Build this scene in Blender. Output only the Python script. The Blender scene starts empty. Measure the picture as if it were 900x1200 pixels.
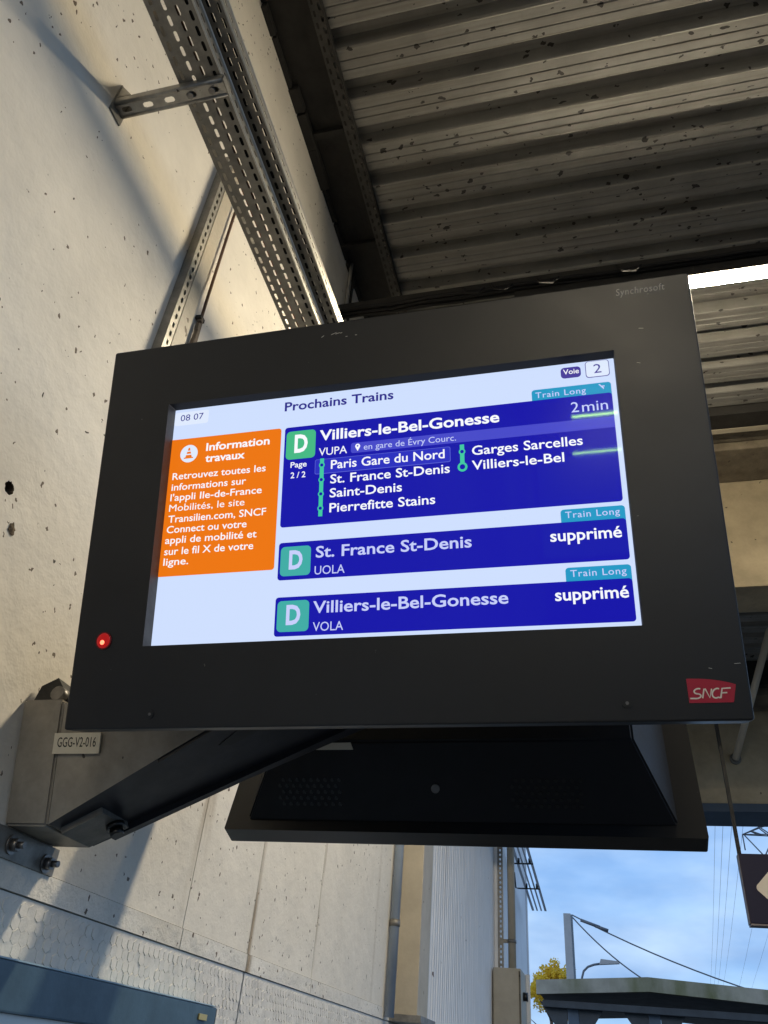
import bpy, bmesh, math, random
from mathutils import Vector, Matrix
random.seed(7)
SC = bpy.context.scene
COL = SC.collection
R_ = math.radians

# ------------------------------------------------------------------ camera
# world: X = away from the wall, Y = along the platform, Z = up; photo space 900 x 1200, focal 912 px
def _n(v): return v.normalized()
F = 912.0
_Y = _n(Vector((277, 690, F)))
_X = _n(-Vector((-3807, 297, F)))
_X = _n(_X - _Y * _X.dot(_Y))
_Z = _X.cross(_Y)
if _Z.y > 0: _Z = -_Z
CAM = Vector((0, 0, 1.65))
def cw(v): return Vector((_X.dot(v), _Y.dot(v), _Z.dot(v)))      # camera axes -> world axes
def ray(px, py): return _n(cw(Vector((px - 450, py - 600, F))))
def onX(px, py, v): r = ray(px, py); return CAM + r * (v / r.x)
def onY(px, py, v): r = ray(px, py); return CAM + r * (v / r.y)
def onZ(px, py, v): r = ray(px, py); return CAM + r * ((v - CAM.z) / r.z)
cam_d = bpy.data.cameras.new('camera')
cam_d.sensor_fit = 'VERTICAL'
cam_d.angle = 2 * math.atan(600 / F)
cam_d.clip_start = 0.02
cam_d.clip_end = 2000
cam = bpy.data.objects.new('camera', cam_d)
COL.objects.link(cam)
rt, up, bk = cw(Vector((1, 0, 0))), cw(Vector((0, -1, 0))), -cw(Vector((0, 0, 1)))
cam.matrix_world = Matrix(((rt.x, up.x, bk.x, CAM.x), (rt.y, up.y, bk.y, CAM.y), (rt.z, up.z, bk.z, CAM.z), (0, 0, 0, 1)))
SC.camera = cam

# ------------------------------------------------------------------ sky, sun, exposure
SUN_EL, SUN_AZ = R_(14), R_(215)
world = bpy.data.worlds.new('World'); SC.world = world; world.use_nodes = True
wt = world.node_tree; wt.nodes.clear()
def wn(t): return wt.nodes.new(t)
sky = wn('ShaderNodeTexSky'); sky.sky_type = 'NISHITA'; sky.sun_disc = False
sky.sun_elevation = SUN_EL; sky.sun_rotation = SUN_AZ; sky.air_density = 1.0; sky.dust_density = 0.3; sky.ozone_density = 3.0
tc = wn('ShaderNodeTexCoord'); mp = wn('ShaderNodeMapping'); mp.inputs['Scale'].default_value = (2.2, 2.2, 6.0)
nz = wn('ShaderNodeTexNoise'); nz.inputs['Scale'].default_value = 1.7; nz.inputs['Detail'].default_value = 7; nz.inputs['Roughness'].default_value = 0.55
rp = wn('ShaderNodeValToRGB'); rp.color_ramp.elements[0].position = 0.30; rp.color_ramp.elements[0].color = (.6, .6, .6, 1); rp.color_ramp.elements[1].position = 0.58
nz2 = wn('ShaderNodeTexNoise'); nz2.inputs['Scale'].default_value = 2.6; nz2.inputs['Detail'].default_value = 5
crp = wn('ShaderNodeValToRGB')
crp.color_ramp.elements[0].position = 0.35; crp.color_ramp.elements[0].color = (1.65, 2.75, 4.7, 1)
crp.color_ramp.elements[1].position = 0.7; crp.color_ramp.elements[1].color = (3.4, 4.6, 6.2, 1)
mx = wn('ShaderNodeMix'); mx.data_type = 'RGBA'
sc1 = wn('ShaderNodeMix'); sc1.data_type = 'RGBA'; sc1.blend_type = 'MULTIPLY'; sc1.inputs['Factor'].default_value = 1; sc1.inputs['B'].default_value = (0.72, 0.92, 1.2, 1)
bg = wn('ShaderNodeBackground'); bg.inputs['Strength'].default_value = 0.15
wo = wn('ShaderNodeOutputWorld')
L = wt.links.new
L(tc.outputs['Generated'], mp.inputs['Vector']); L(mp.outputs[0], nz.inputs['Vector']); L(nz.outputs['Fac'], rp.inputs[0])
L(mp.outputs[0], nz2.inputs['Vector']); L(nz2.outputs['Fac'], crp.inputs[0])
L(sky.outputs[0], sc1.inputs['A']); L(rp.outputs[0], mx.inputs['Factor']); L(sc1.outputs['Result'], mx.inputs['A']); L(crp.outputs[0], mx.inputs['B'])
L(mx.outputs['Result'], bg.inputs['Color']); L(bg.outputs[0], wo.inputs[0])
sun_d = bpy.data.lights.new('sun', 'SUN'); sun_d.energy = 0.5; sun_d.angle = R_(15); sun_d.color = (1, 0.93, 0.84)
sun = bpy.data.objects.new('sun', sun_d); COL.objects.link(sun)
sdir = Vector((math.sin(SUN_AZ) * math.cos(SUN_EL), math.cos(SUN_AZ) * math.cos(SUN_EL), math.sin(SUN_EL)))
sun.rotation_euler = sdir.to_track_quat('Z', 'Y').to_euler()
SC.view_settings.view_transform = 'Standard'; SC.view_settings.look = 'None'
SC.view_settings.exposure = 0.28; SC.view_settings.gamma = 1.0
SC.view_settings.use_curve_mapping = False
SC.render.engine = 'CYCLES'
SC.cycles.use_denoising = True
SC.cycles.max_bounces = 6
SC.cycles.sample_clamp_indirect = 6.0
LAMP = 300.0          # radiance of the tube lights

# ------------------------------------------------------------------ materials
MATS = {}
def mat(name, col, rough=0.6, metal=0.0, spec=0.5, var=0.0, vscale=8.0, bump=0.0, bscale=30.0, specks=None, streak=None, spots2=None, bdist=0.01, stains=()):
    m = bpy.data.materials.new(name); m.use_nodes = True
    nt = m.node_tree; b = nt.nodes['Principled BSDF']
    b.inputs['Roughness'].default_value = rough; b.inputs['Metallic'].default_value = metal; b.inputs['Specular IOR Level'].default_value = spec
    c4 = (*col, 1); b.inputs['Base Color'].default_value = c4
    N = nt.nodes.new; K = nt.links.new
    tco = N('ShaderNodeTexCoord'); src = None
    geo = N('ShaderNodeNewGeometry')
    P = geo.outputs['Position']
    if var > 0:
        a = N('ShaderNodeTexNoise'); a.inputs['Scale'].default_value = vscale; a.inputs['Detail'].default_value = 5; a.inputs['Roughness'].default_value = 0.65
        K(P, a.inputs['Vector'])
        r = N('ShaderNodeValToRGB'); r.color_ramp.elements[0].position = 0.3; r.color_ramp.elements[1].position = 0.72
        r.color_ramp.elements[0].color = (*[x * (1 - var) for x in col], 1); r.color_ramp.elements[1].color = (*[min(1, x * (1 + var * 0.6)) for x in col], 1)
        K(a.outputs['Fac'], r.inputs[0]); src = r.outputs[0]
        rr = N('ShaderNodeMapRange'); rr.inputs['To Min'].default_value = min(1, rough + 0.12); rr.inputs['To Max'].default_value = max(0.03, rough - 0.1)
        K(a.outputs['Fac'], rr.inputs['Value']); K(rr.outputs[0], b.inputs['Roughness'])
    def mixin(fac, c):
        nonlocal src
        x = N('ShaderNodeMix'); x.data_type = 'RGBA'
        K(fac, x.inputs['Factor'])
        if src: K(src, x.inputs['A'])
        else: x.inputs['A'].default_value = c4
        x.inputs['B'].default_value = (*c, 1); src = x.outputs['Result']
    if streak:      # (scale xyz, lo, hi, colour, amount)
        mpg = N('ShaderNodeMapping'); mpg.inputs['Scale'].default_value = streak[0]; K(P, mpg.inputs['Vector'])
        a = N('ShaderNodeTexNoise'); a.inputs['Scale'].default_value = 1; a.inputs['Detail'].default_value = 6; K(mpg.outputs[0], a.inputs['Vector'])
        r = N('ShaderNodeMapRange'); r.inputs['From Min'].default_value = streak[1]; r.inputs['From Max'].default_value = streak[2]; r.inputs['To Max'].default_value = streak[4]; K(a.outputs['Fac'], r.inputs['Value'])
        mixin(r.outputs[0], streak[3])
    def speck(sp):  # (scale, size, density threshold, colour, (stretch))
        mpg = N('ShaderNodeMapping'); mpg.inputs['Scale'].default_value = sp[4] if len(sp) > 4 else (1, 1, 1); K(P, mpg.inputs['Vector'])
        nn = N('ShaderNodeTexNoise'); nn.inputs['Scale'].default_value = sp[0] * 2.2; nn.inputs['Detail'].default_value = 1; K(mpg.outputs[0], nn.inputs['Vector'])
        ad = N('ShaderNodeMix'); ad.data_type = 'RGBA'; ad.blend_type = 'LINEAR_LIGHT'; ad.inputs['Factor'].default_value = 0.35 / sp[0]; K(mpg.outputs[0], ad.inputs['A']); K(nn.outputs['Color'], ad.inputs['B'])
        v = N('ShaderNodeTexVoronoi'); v.inputs['Scale'].default_value = sp[0]; K(ad.outputs['Result'], v.inputs['Vector'])
        sepc = N('ShaderNodeSeparateColor'); K(v.outputs['Color'], sepc.inputs[0])
        sz = N('ShaderNodeMath'); sz.operation = 'MULTIPLY'; sz.inputs[1].default_value = sp[1]; K(sepc.outputs['Green'], sz.inputs[0])
        lt = N('ShaderNodeMath'); lt.operation = 'LESS_THAN'; K(v.outputs['Distance'], lt.inputs[0]); K(sz.outputs[0], lt.inputs[1])
        gt = N('ShaderNodeMath'); gt.operation = 'GREATER_THAN'; K(sepc.outputs['Red'], gt.inputs[0])
        cn = N('ShaderNodeTexNoise'); cn.inputs['Scale'].default_value = 2.3; cn.inputs['Detail'].default_value = 2; K(P, cn.inputs['Vector'])
        cm = N('ShaderNodeMapRange'); cm.inputs['From Min'].default_value = 0.38; cm.inputs['From Max'].default_value = 0.62; cm.inputs['To Min'].default_value = min(1.0, sp[2] + 0.10); cm.inputs['To Max'].default_value = sp[2] - 0.14; K(cn.outputs['Fac'], cm.inputs['Value']); K(cm.outputs[0], gt.inputs[1])
        ml = N('ShaderNodeMath'); ml.operation = 'MULTIPLY'; K(lt.outputs[0], ml.inputs[0]); K(gt.outputs[0], ml.inputs[1])
        mixin(ml.outputs[0], sp[3]); return ml.outputs[0]
    for j in stains:        # brown run-off stain beside a vertical joint at this y
        sx = N('ShaderNodeSeparateXYZ'); K(P, sx.inputs[0])
        mpg = N('ShaderNodeMapping'); mpg.inputs['Scale'].default_value = (4, 14, 2.2); K(P, mpg.inputs['Vector'])
        sn = N('ShaderNodeTexNoise'); sn.inputs['Scale'].default_value = 1.5; sn.inputs['Detail'].default_value = 5; K(mpg.outputs[0], sn.inputs['Vector'])
        d1 = N('ShaderNodeMath'); d1.operation = 'SUBTRACT'; d1.inputs[1].default_value = j[0]; K(sx.outputs['Y'], d1.inputs[0])
        d2 = N('ShaderNodeMath'); d2.operation = 'ABSOLUTE'; K(d1.outputs[0], d2.inputs[0])
        d3 = N('ShaderNodeMapRange'); d3.inputs['From Min'].default_value = j[1]; d3.inputs['From Max'].default_value = 0.0; d3.inputs['To Max'].default_value = 1; K(d2.outputs[0], d3.inputs['Value'])
        d4 = N('ShaderNodeMapRange'); d4.inputs['From Min'].default_value = 0.42; d4.inputs['From Max'].default_value = 0.64; d4.inputs['To Max'].default_value = j[2]; K(sn.outputs['Fac'], d4.inputs['Value'])
        d6 = N('ShaderNodeMath'); d6.operation = 'LESS_THAN'; d6.inputs[1].default_value = 3.19; K(sx.outputs['Z'], d6.inputs[0])
        d5 = N('ShaderNodeMath'); d5.operation = 'MULTIPLY'; K(d3.outputs[0], d5.inputs[0]); K(d4.outputs[0], d5.inputs[1])
        d7 = N('ShaderNodeMath'); d7.operation = 'MULTIPLY'; K(d5.outputs[0], d7.inputs[0]); K(d6.outputs[0], d7.inputs[1])
        mixin(d7.outputs[0], (0.27, 0.20, 0.12))
    sk = speck(specks) if specks else None
    sk2 = speck(spots2) if spots2 else None
    if src: K(src, b.inputs['Base Color'])
    if bump > 0:
        a = N('ShaderNodeTexNoise'); a.inputs['Scale'].default_value = bscale; a.inputs['Detail'].default_value = 4; a.inputs['Roughness'].default_value = 0.6; K(P, a.inputs['Vector'])
        h = a.outputs['Fac']
        if sk:
            s = N('ShaderNodeMath'); s.operation = 'MULTIPLY_ADD'; s.inputs[1].default_value = -0.5; K(sk, s.inputs[0]); K(h, s.inputs[2]); h = s.outputs[0]
        bp = N('ShaderNodeBump'); bp.inputs['Strength'].default_value = bump; bp.inputs['Distance'].default_value = bdist; K(h, bp.inputs['Height']); K(bp.outputs[0], b.inputs['Normal'])
    MATS[name] = m; return m
def emis(name, col, s=1.0, spec=0.07, tint=(0.42, 1.0, 0.10), rough=0.03):
    m = bpy.data.materials.new(name); m.use_nodes = True; b = m.node_tree.nodes['Principled BSDF']
    b.inputs['Base Color'].default_value = (0.002, 0.002, 0.003, 1); b.inputs['Roughness'].default_value = rough
    b.inputs['Specular IOR Level'].default_value = spec; b.inputs['Specular Tint'].default_value = (*tint, 1)
    b.inputs['Coat Weight'].default_value = 0.10 if spec < .1 else 0; b.inputs['Coat Roughness'].default_value = 0.16
    b.inputs['Emission Color'].default_value = (*col, 1); b.inputs['Emission Strength'].default_value = s
    MATS[name] = m; return m
def srgb(r, g, b): return tuple(((c / 255) / 12.92 if c <= 10 else ((c / 255 + 0.055) / 1.055) ** 2.4) for c in (r, g, b))

mat('wall_paint', (0.72, 0.675, 0.595), 0.75, stains=((2.015, 0.05, 1.0), (2.45, 0.022, 1.0), (3.06, 0.02, 0.6), (3.9, 0.03, 0.4)), var=0.10, vscale=3.5, bump=0.5, bscale=13, bdist=0.012, specks=(50, 0.24, 0.58, (0.13, 0.10, 0.075), (1, 1.0, 0.8)), streak=((2.2, 3.0, 0.45), 0.55, 0.8, (0.50, 0.44, 0.35), 0.35), spots2=(16, 0.08, 0.30, (0.05, 0.04, 0.03), (1, 1.2, 0.8)))
mat('wall_course', (0.72, 0.69, 0.63), 0.8, stains=((2.015, 0.05, 1.0), (2.45, 0.05, 1.0)), var=0.14, vscale=5, bump=0.7, bscale=22, bdist=0.012, specks=(44, 0.26, 0.78, (0.12, 0.09, 0.07)), streak=((3, 2.2, 0.6), 0.5, 0.75, (0.42, 0.36, 0.27), 0.5))
mat('hex_concrete', (0.68, 0.655, 0.61), 0.8, var=0.14, vscale=12, bump=0.5, bscale=60, bdist=0.004, specks=(60, 0.25, 0.92, (0.15, 0.12, 0.09)))
mat('joint_dirt', (0.13, 0.095, 0.06), 0.95, var=0.5, vscale=30, bump=0.6, bscale=80)
mat('cladding', (0.80, 0.79, 0.78), 0.55, var=0.06, vscale=3, streak=((9, 9, 0.5), 0.62, 0.8, (0.25, 0.16, 0.10), 0.55), specks=(7, 0.09, 0.7, (0.1, 0.06, 0.04)))
mat('far_wall', (0.74, 0.75, 0.77), 0.6, var=0.08, vscale=2, bump=0.2, bscale=10)
mat('beige_paint', (0.43, 0.38, 0.295), 0.55, var=0.14, vscale=6, bump=0.15, bscale=40, specks=(20, 0.2, 0.88, (0.1, 0.07, 0.04)))
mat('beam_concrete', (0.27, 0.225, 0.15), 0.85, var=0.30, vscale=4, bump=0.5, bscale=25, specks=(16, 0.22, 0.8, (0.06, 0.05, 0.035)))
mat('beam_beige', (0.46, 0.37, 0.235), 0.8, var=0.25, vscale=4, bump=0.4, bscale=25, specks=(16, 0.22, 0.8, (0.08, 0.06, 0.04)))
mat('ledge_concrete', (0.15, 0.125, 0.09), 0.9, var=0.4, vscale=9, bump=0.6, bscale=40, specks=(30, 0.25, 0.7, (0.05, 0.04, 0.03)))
mat('deck_steel', (0.20, 0.195, 0.183), 0.5, metal=0.0, var=0.22, vscale=5, bump=0.12, bscale=60, specks=(19, 0.24, 0.34, (0.012, 0.010, 0.008), (0.8, 1.2, 1)), spots2=(36, 0.30, 0.74, (0.02, 0.016, 0.012), (0.7, 1, 1)), streak=((1.2, 60, 20), 0.45, 0.75, (0.10, 0.085, 0.065), 0.6))
mat('dark_steel', (0.013, 0.012, 0.011), 0.7, var=0.4, vscale=14, bump=0.3, bscale=50)
mat('strut_dark', (0.06, 0.057, 0.055), 0.6, metal=0.2, var=0.3, vscale=30)
mat('black_cable', (0.012, 0.012, 0.013), 0.75, spec=0.2)
mat('galv', (0.36, 0.345, 0.315), 0.42, metal=0.75, var=0.22, vscale=30, bump=0.06, bscale=120, specks=(60, 0.25, 0.9, (0.05, 0.04, 0.03)))
mat('galv_dull', (0.24, 0.228, 0.205), 0.5, metal=0.55, var=0.3, vscale=22, bump=0.08, bscale=100)
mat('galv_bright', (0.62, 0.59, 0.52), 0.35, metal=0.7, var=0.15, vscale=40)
mat('bracket_paint', (0.30, 0.275, 0.235), 0.5, metal=0.25, var=0.38, vscale=10, bump=0.08, bscale=60, specks=(26, 0.2, 0.86, (0.07, 0.06, 0.05)))
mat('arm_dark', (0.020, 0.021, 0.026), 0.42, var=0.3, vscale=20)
mat('bolt_steel', (0.20, 0.19, 0.18), 0.4, metal=0.8, var=0.3, vscale=60)
mat('bezel_black', (0.0115, 0.0117, 0.0125), 0.37, spec=0.42, var=0.28, vscale=7, specks=(55, 0.07, 0.86, (0.10, 0.095, 0.085)), bump=0.035, bscale=420, bdist=0.002)
mat('housing_black', (0.006, 0.0063, 0.008), 0.5, spec=0.3, var=0.2, vscale=18, bump=0.03, bscale=300, bdist=0.002)
mat('mask_black', (0.004, 0.004, 0.005), 0.65, spec=0.2)
mat('recess_metal', (0.10, 0.09, 0.075), 0.55, metal=0.3, var=0.2, vscale=40)
mat('screw_black', (0.006, 0.006, 0.006), 0.35)
mat('badge_red', srgb(176, 28, 52), 0.35)
mat('badge_cream', srgb(232, 222, 205), 0.45)
mat('silver_print', (0.5, 0.47, 0.42), 0.5)
mat('scratch', (0.5, 0.47, 0.4), 0.5)
mat('label_cream', (0.60, 0.56, 0.46), 0.5, var=0.06, vscale=40)
mat('print_black', (0.012, 0.012, 0.012), 0.6)
mat('teal_paint', (0.055, 0.105, 0.15), 0.45, var=0.18, vscale=14, bump=0.05, bscale=100)
mat('teal_light', (0.30, 0.42, 0.50), 0.4, var=0.1)
mat('poster', (0.62, 0.66, 0.66), 0.3, var=0.08, vscale=3)
mat('brass', (0.65, 0.46, 0.17), 0.35, metal=0.8)
mat('sign_navy', (0.012, 0.011, 0.032), 0.55, spec=0.2)
mat('sign_edge', (0.16, 0.13, 0.13), 0.5)
mat('sign_cream', (0.66, 0.58, 0.46), 0.5)
mat('moss_fascia', (0.30, 0.29, 0.24), 0.85, var=0.3, vscale=1.5, bump=0.3, bscale=8, streak=((0.9, 0.9, 0.25), 0.45, 0.65, (0.085, 0.095, 0.03), 0.85))
mat('canopy_dark', (0.035, 0.045, 0.055), 0.6, var=0.3, vscale=2)
mat('canopy_blue', (0.05, 0.08, 0.12), 0.5, var=0.2, vscale=2)
mat('strip_pale', (0.62, 0.64, 0.68), 0.6)
mat('pipe_blue', (0.36, 0.42, 0.50), 0.35, metal=0.2, var=0.15, vscale=6)
mat('mast', (0.34, 0.36, 0.38), 0.8, var=0.1, vscale=3)
mat('wire', (0.10, 0.12, 0.15), 0.6)
mat('asphalt', (0.06, 0.06, 0.058), 0.9, var=0.25, vscale=6, bump=0.4, bscale=90)
mat('earth', (0.10, 0.095, 0.08), 0.95, var=0.3, vscale=0.6)
mat('bark', (0.07, 0.05, 0.035), 0.9)
mat('leaf_yellow', (0.80, 0.58, 0.05), 0.7, var=0.35, vscale=1.2)
_l = MATS['leaf_yellow'].node_tree; _p = _l.nodes['Principled BSDF']; _t = _l.nodes.new('ShaderNodeBsdfTranslucent'); _t.inputs[0].default_value = (0.85, 0.62, 0.06, 1)
_m = _l.nodes.new('ShaderNodeMixShader'); _m.inputs[0].default_value = 0.5; _l.links.new(_p.outputs[0], _m.inputs[1]); _l.links.new(_t.outputs[0], _m.inputs[2]); _l.links.new(_m.outputs[0], _l.nodes['Material Output'].inputs[0])
mat('cobweb', (0.16, 0.13, 0.10), 0.95)
mat('cable_orange', (0.32, 0.10, 0.03), 0.6)
mat('cable_brown', (0.09, 0.04, 0.02), 0.6)
mat('far_facade', (0.45, 0.44, 0.42), 0.8, var=0.1)
emis('tube_glow', (1.0, 0.86, 0.62), LAMP, spec=0.5, tint=(1, 1, 1), rough=0.4)
SB = 0.84
for nm, c in dict(ui_white=(206, 222, 253), ui_pill=(222, 233, 252), ui_orange=(236, 118, 18), ui_blue=(24, 22, 168), ui_blue_hi=(44, 48, 190), ui_band=(72, 74, 200), ui_navy=(48, 44, 140),
                  ui_green=(70, 184, 132), ui_teal_d=(66, 172, 165), ui_teal_tab=(38, 152, 196), ui_text=(248, 250, 255), ui_lavender=(198, 206, 250), ui_purple=(72, 62, 152), ui_line=(66, 200, 160), ui_edge=(96, 104, 214), ui_grey=(70, 80, 130)).items():
    emis(nm, srgb(*c), SB)
emis('led_red', (0.9, 0.006, 0.006), 0.32, spec=0.5, tint=(1, 1, 1), rough=0.1)
emis('led_core', (1.0, 0.12, 0.06), 4.0, spec=0.5, tint=(1, 1, 1), rough=0.1)
mat('led_lens', (0.16, 0.006, 0.006), 0.15)

# ------------------------------------------------------------------ mesh helpers
def mesh_obj(name, bm, material, parent=None, smooth=False, mods=None):
    me = bpy.data.meshes.new(name); bm.normal_update(); bm.to_mesh(me); bm.free()
    return link(name, me, material, parent, smooth)
def link(name, me, material, parent=None, smooth=False):
    if material is not None and len(me.materials) == 0: me.materials.append(MATS[material])
    if smooth:
        for p in me.polygons: p.use_smooth = True
    o = bpy.data.objects.new(name, me); COL.objects.link(o)
    if parent is not None: o.parent = parent
    return o
def thing(name, label, cat, loc=(0, 0, 0), rot=(0, 0, 0), group=None):
    o = bpy.data.objects.new(name, None); COL.objects.link(o); o.location = loc; o.rotation_euler = rot
    o.empty_display_size = 0.1
    return tag(o, label, cat, group)
def tag(o, label=None, cat=None, group=None, kind=None):
    if label: o['label'] = label
    if cat: o['category'] = cat
    if group: o['group'] = group
    if kind: o['kind'] = kind
    return o
def bx(bm, x0, x1, y0, y1, z0, z1, bev=0.0, M=None):
    vs = [bm.verts.new((x, y, z)) for x in (x0, x1) for y in (y0, y1) for z in (z0, z1)]
    q = [(0, 1, 3, 2), (4, 6, 7, 5), (0, 4, 5, 1), (2, 3, 7, 6), (0, 2, 6, 4), (1, 5, 7, 3)]
    fs = [bm.faces.new([vs[i] for i in f]) for f in q]
    if bev > 0:
        es = list({e for f in fs for e in f.edges})
        r = bmesh.ops.bevel(bm, geom=es, offset=bev, segments=2, profile=0.7, affect='EDGES')
        vs = list({v for v in bm.verts if v.is_valid and any(f in r['faces'] for f in v.link_faces)} | {v for v in vs if v.is_valid})
    if M is not None:
        for v in vs: v.co = M @ v.co
    return vs
def box(name, m, parent, x0, x1, y0, y1, z0, z1, bev=0.0):
    bm = bmesh.new(); bx(bm, x0, x1, y0, y1, z0, z1, bev); return mesh_obj(name, bm, m, parent)
def tube(bm, pts, r, n=10, cap=True, r2=None):
    pts = [Vector(p) for p in pts]; rings = []
    prev = None
    for i, p in enumerate(pts):
        d = (pts[min(i + 1, len(pts) - 1)] - pts[max(i - 1, 0)]).normalized()
        if prev is None:
            a = d.cross(Vector((0, 0, 1)));  a = a if a.length > 1e-3 else d.cross(Vector((1, 0, 0)))
        else: a = prev - d * prev.dot(d)
        a.normalize(); prev = a; b = d.cross(a)
        rr = r if r2 is None else r + (r2 - r) * i / (len(pts) - 1)
        rings.append([bm.verts.new(p + (a * math.cos(t) + b * math.sin(t)) * rr) for t in [2 * math.pi * k / n for k in range(n)]])
    for A, B in zip(rings, rings[1:]):
        for k in range(n): f = bm.faces.new((A[k], A[(k + 1) % n], B[(k + 1) % n], B[k])); f.smooth = True
    if cap: bm.faces.new(rings[0][::-1]); bm.faces.new(rings[-1])
def tube_obj(name, m, parent, pts, r, n=10, r2=None):
    bm = bmesh.new(); tube(bm, pts, r, n, r2=r2); return mesh_obj(name, bm, m, parent)
def prism(bm, poly, d):            # poly of 3D points, extruded by vector d
    a = [bm.verts.new(Vector(p)) for p in poly]; b = [bm.verts.new(Vector(p) + Vector(d)) for p in poly]
    n = len(a); bm.faces.new(a[::-1]); bm.faces.new(b)
    for i in range(n): bm.faces.new((a[i], a[(i + 1) % n], b[(i + 1) % n], b[i]))
def hexa(bm, p):                   # eight corners: bottom loop 0-3, top loop 4-7
    v = [bm.verts.new(Vector(q)) for q in p]
    for f in ((3, 2, 1, 0), (4, 5, 6, 7), (0, 1, 5, 4), (1, 2, 6, 5), (2, 3, 7, 6), (3, 0, 4, 7)): bm.faces.new([v[i] for i in f])
    bmesh.ops.recalc_face_normals(bm, faces=bm.faces[:])
def rrect(u0, u1, v0, v1, r=(0, 0, 0, 0), n=5):      # rounded rectangle, corner radii BL BR TR TL
    if not isinstance(r, tuple): r = (r,) * 4
    out = []
    for (cx, cy, a0), rr in zip(((u0, v0, 180), (u1, v0, 270), (u1, v1, 0), (u0, v1, 90)), r):
        if rr <= 0: out.append((cx, cy)); continue
        ox = cx + (rr if cx == u0 else -rr); oy = cy + (rr if cy == v0 else -rr)
        for k in range(n + 1):
            a = R_(a0 + 90 * k / n); out.append((ox + rr * math.cos(a), oy + rr * math.sin(a)))
    return out
def text_mesh(s, m, bold=0.0, shear=0.0, space=1.0):
    cu = bpy.data.curves.new('t', 'FONT'); cu.body = s; cu.size = 1; cu.offset = bold; cu.shear = shear; cu.space_character = space; cu.resolution_u = 3
    o = bpy.data.objects.new('t', cu); COL.objects.link(o)
    dg = bpy.context.evaluated_depsgraph_get(); me = bpy.data.meshes.new_from_object(o.evaluated_get(dg))
    bpy.data.objects.remove(o); bpy.data.curves.remove(cu)
    me.materials.clear(); me.materials.append(MATS[m]); return me

XW = -1.03          # wall plane
ZD = 5.0            # underside of the roof deck

# ------------------------------------------------------------------ ground
g = box('ground', 'earth', None, -300, 300, -150, 600, -1.4, -1.0); tag(g, 'bare earth ground beyond the platform', 'ground', kind='structure')
g = box('platform', 'asphalt', None, XW - 0.3, 3.2, -24, 40, -1.0, 0.0); tag(g, 'dark asphalt station platform under the canopy', 'platform', kind='structure')

# ------------------------------------------------------------------ wall
ZH = 1.867; ZC = 1.914
wall = thing('concrete_wall', 'cream painted concrete wall with hexagon textured band behind the screens', 'wall', (XW, 0, 0))
def wall_panel(outer, holes=(), m='wall_paint', depth=0.02, z_off=0.0, name='wall_panel'):
    bm = bmesh.new(); loops = [outer] + [[(cy + r * (1 + random.uniform(-.14, .14)) * math.cos(2 * math.pi * k / 22), cz + r * 1.1 * (1 + random.uniform(-.14, .14)) * math.sin(2 * math.pi * k / 22)) for k in range(22)] for cy, cz, r in holes]
    es = []; vl = []
    for lp in loops:
        vs = [bm.verts.new((z_off, y, z)) for y, z in lp]; vl.append(vs)
        for i in range(len(vs)): es.append(bm.edges.new((vs[i], vs[(i + 1) % len(vs)])))
    bmesh.ops.triangle_fill(bm, edges=es, use_beauty=True, normal=(1, 0, 0))
    for f in bm.faces:
        f.normal_update()
        if f.normal.x < 0: f.normal_flip()
    for li, vs in enumerate(vl):
        dd = depth if li == 0 else 0.045
        bk_ = [bm.verts.new((z_off - dd, v.co.y, v.co.z)) for v in vs]
        for i in range(len(vs)):
            f = bm.faces.new((vs[i], vs[(i + 1) % len(vs)], bk_[(i + 1) % len(vs)], bk_[i])); f.material_index = 0 if li == 0 else 1
        if li: bm.faces.new(bk_).material_index = 1
    o = mesh_obj(name, bm, m, wall)
    if holes: o.data.materials.append(MATS['joint_dirt'])
    return o
hole1 = onX(11, 572, XW); hole2 = onX(13, 620, XW)
J1, J2, J3 = 2.005, 2.443, 3.05
ye = 4.30
wall_panel([(-24, ZC), (J1 - .0015, ZC), (J1 - .0015, 3.2), (ye + .5, 3.2), (ye + .5, 5.32), (-24, 5.32)], [(hole1.y, hole1.z, 0.0125)])
for a, b in ((J1 + .0015, J2 - .0015), (J2 + .0015, J3 - .0015), (J3 + .0015, ye + .5)): wall_panel([(a, ZC), (b, ZC), (b, 3.197), (a, 3.197)])
ys = [-24, 0.35, J1, J2, J3, ye + .5]
for a, b in zip(ys, ys[1:]):
    wall_panel([(a + .002, ZH + .0012), (b - .002, ZH + .0012), (b - .002, ZC - .0015), (a + .002, ZC - .0015)], m='wall_course', name='wall_course', z_off=0.003)
o = box('wall_core', 'joint_dirt', wall, -0.30, -0.05, -24, ye + .52, -1.0, 5.31)
o = box('joint_mortar', 'joint_dirt', wall, -0.049, -0.012, J1 - .05, ye + .48, ZH - .02, 3.25)
o = box('joint_mortar', 'joint_dirt', wall, -0.049, -0.012, -24, J1 - .05, ZH - .02, ZC + .01)
box('hex_band_backing', 'hex_concrete', wall, -0.05, -0.0010, -24, J2 - .006, -1.0, ZH - 0.0012)
box('hex_band_backing', 'hex_concrete', wall, -0.05, -0.0010, J2 + .006, ye + .5, -1.0, ZH - 0.0012)
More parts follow.
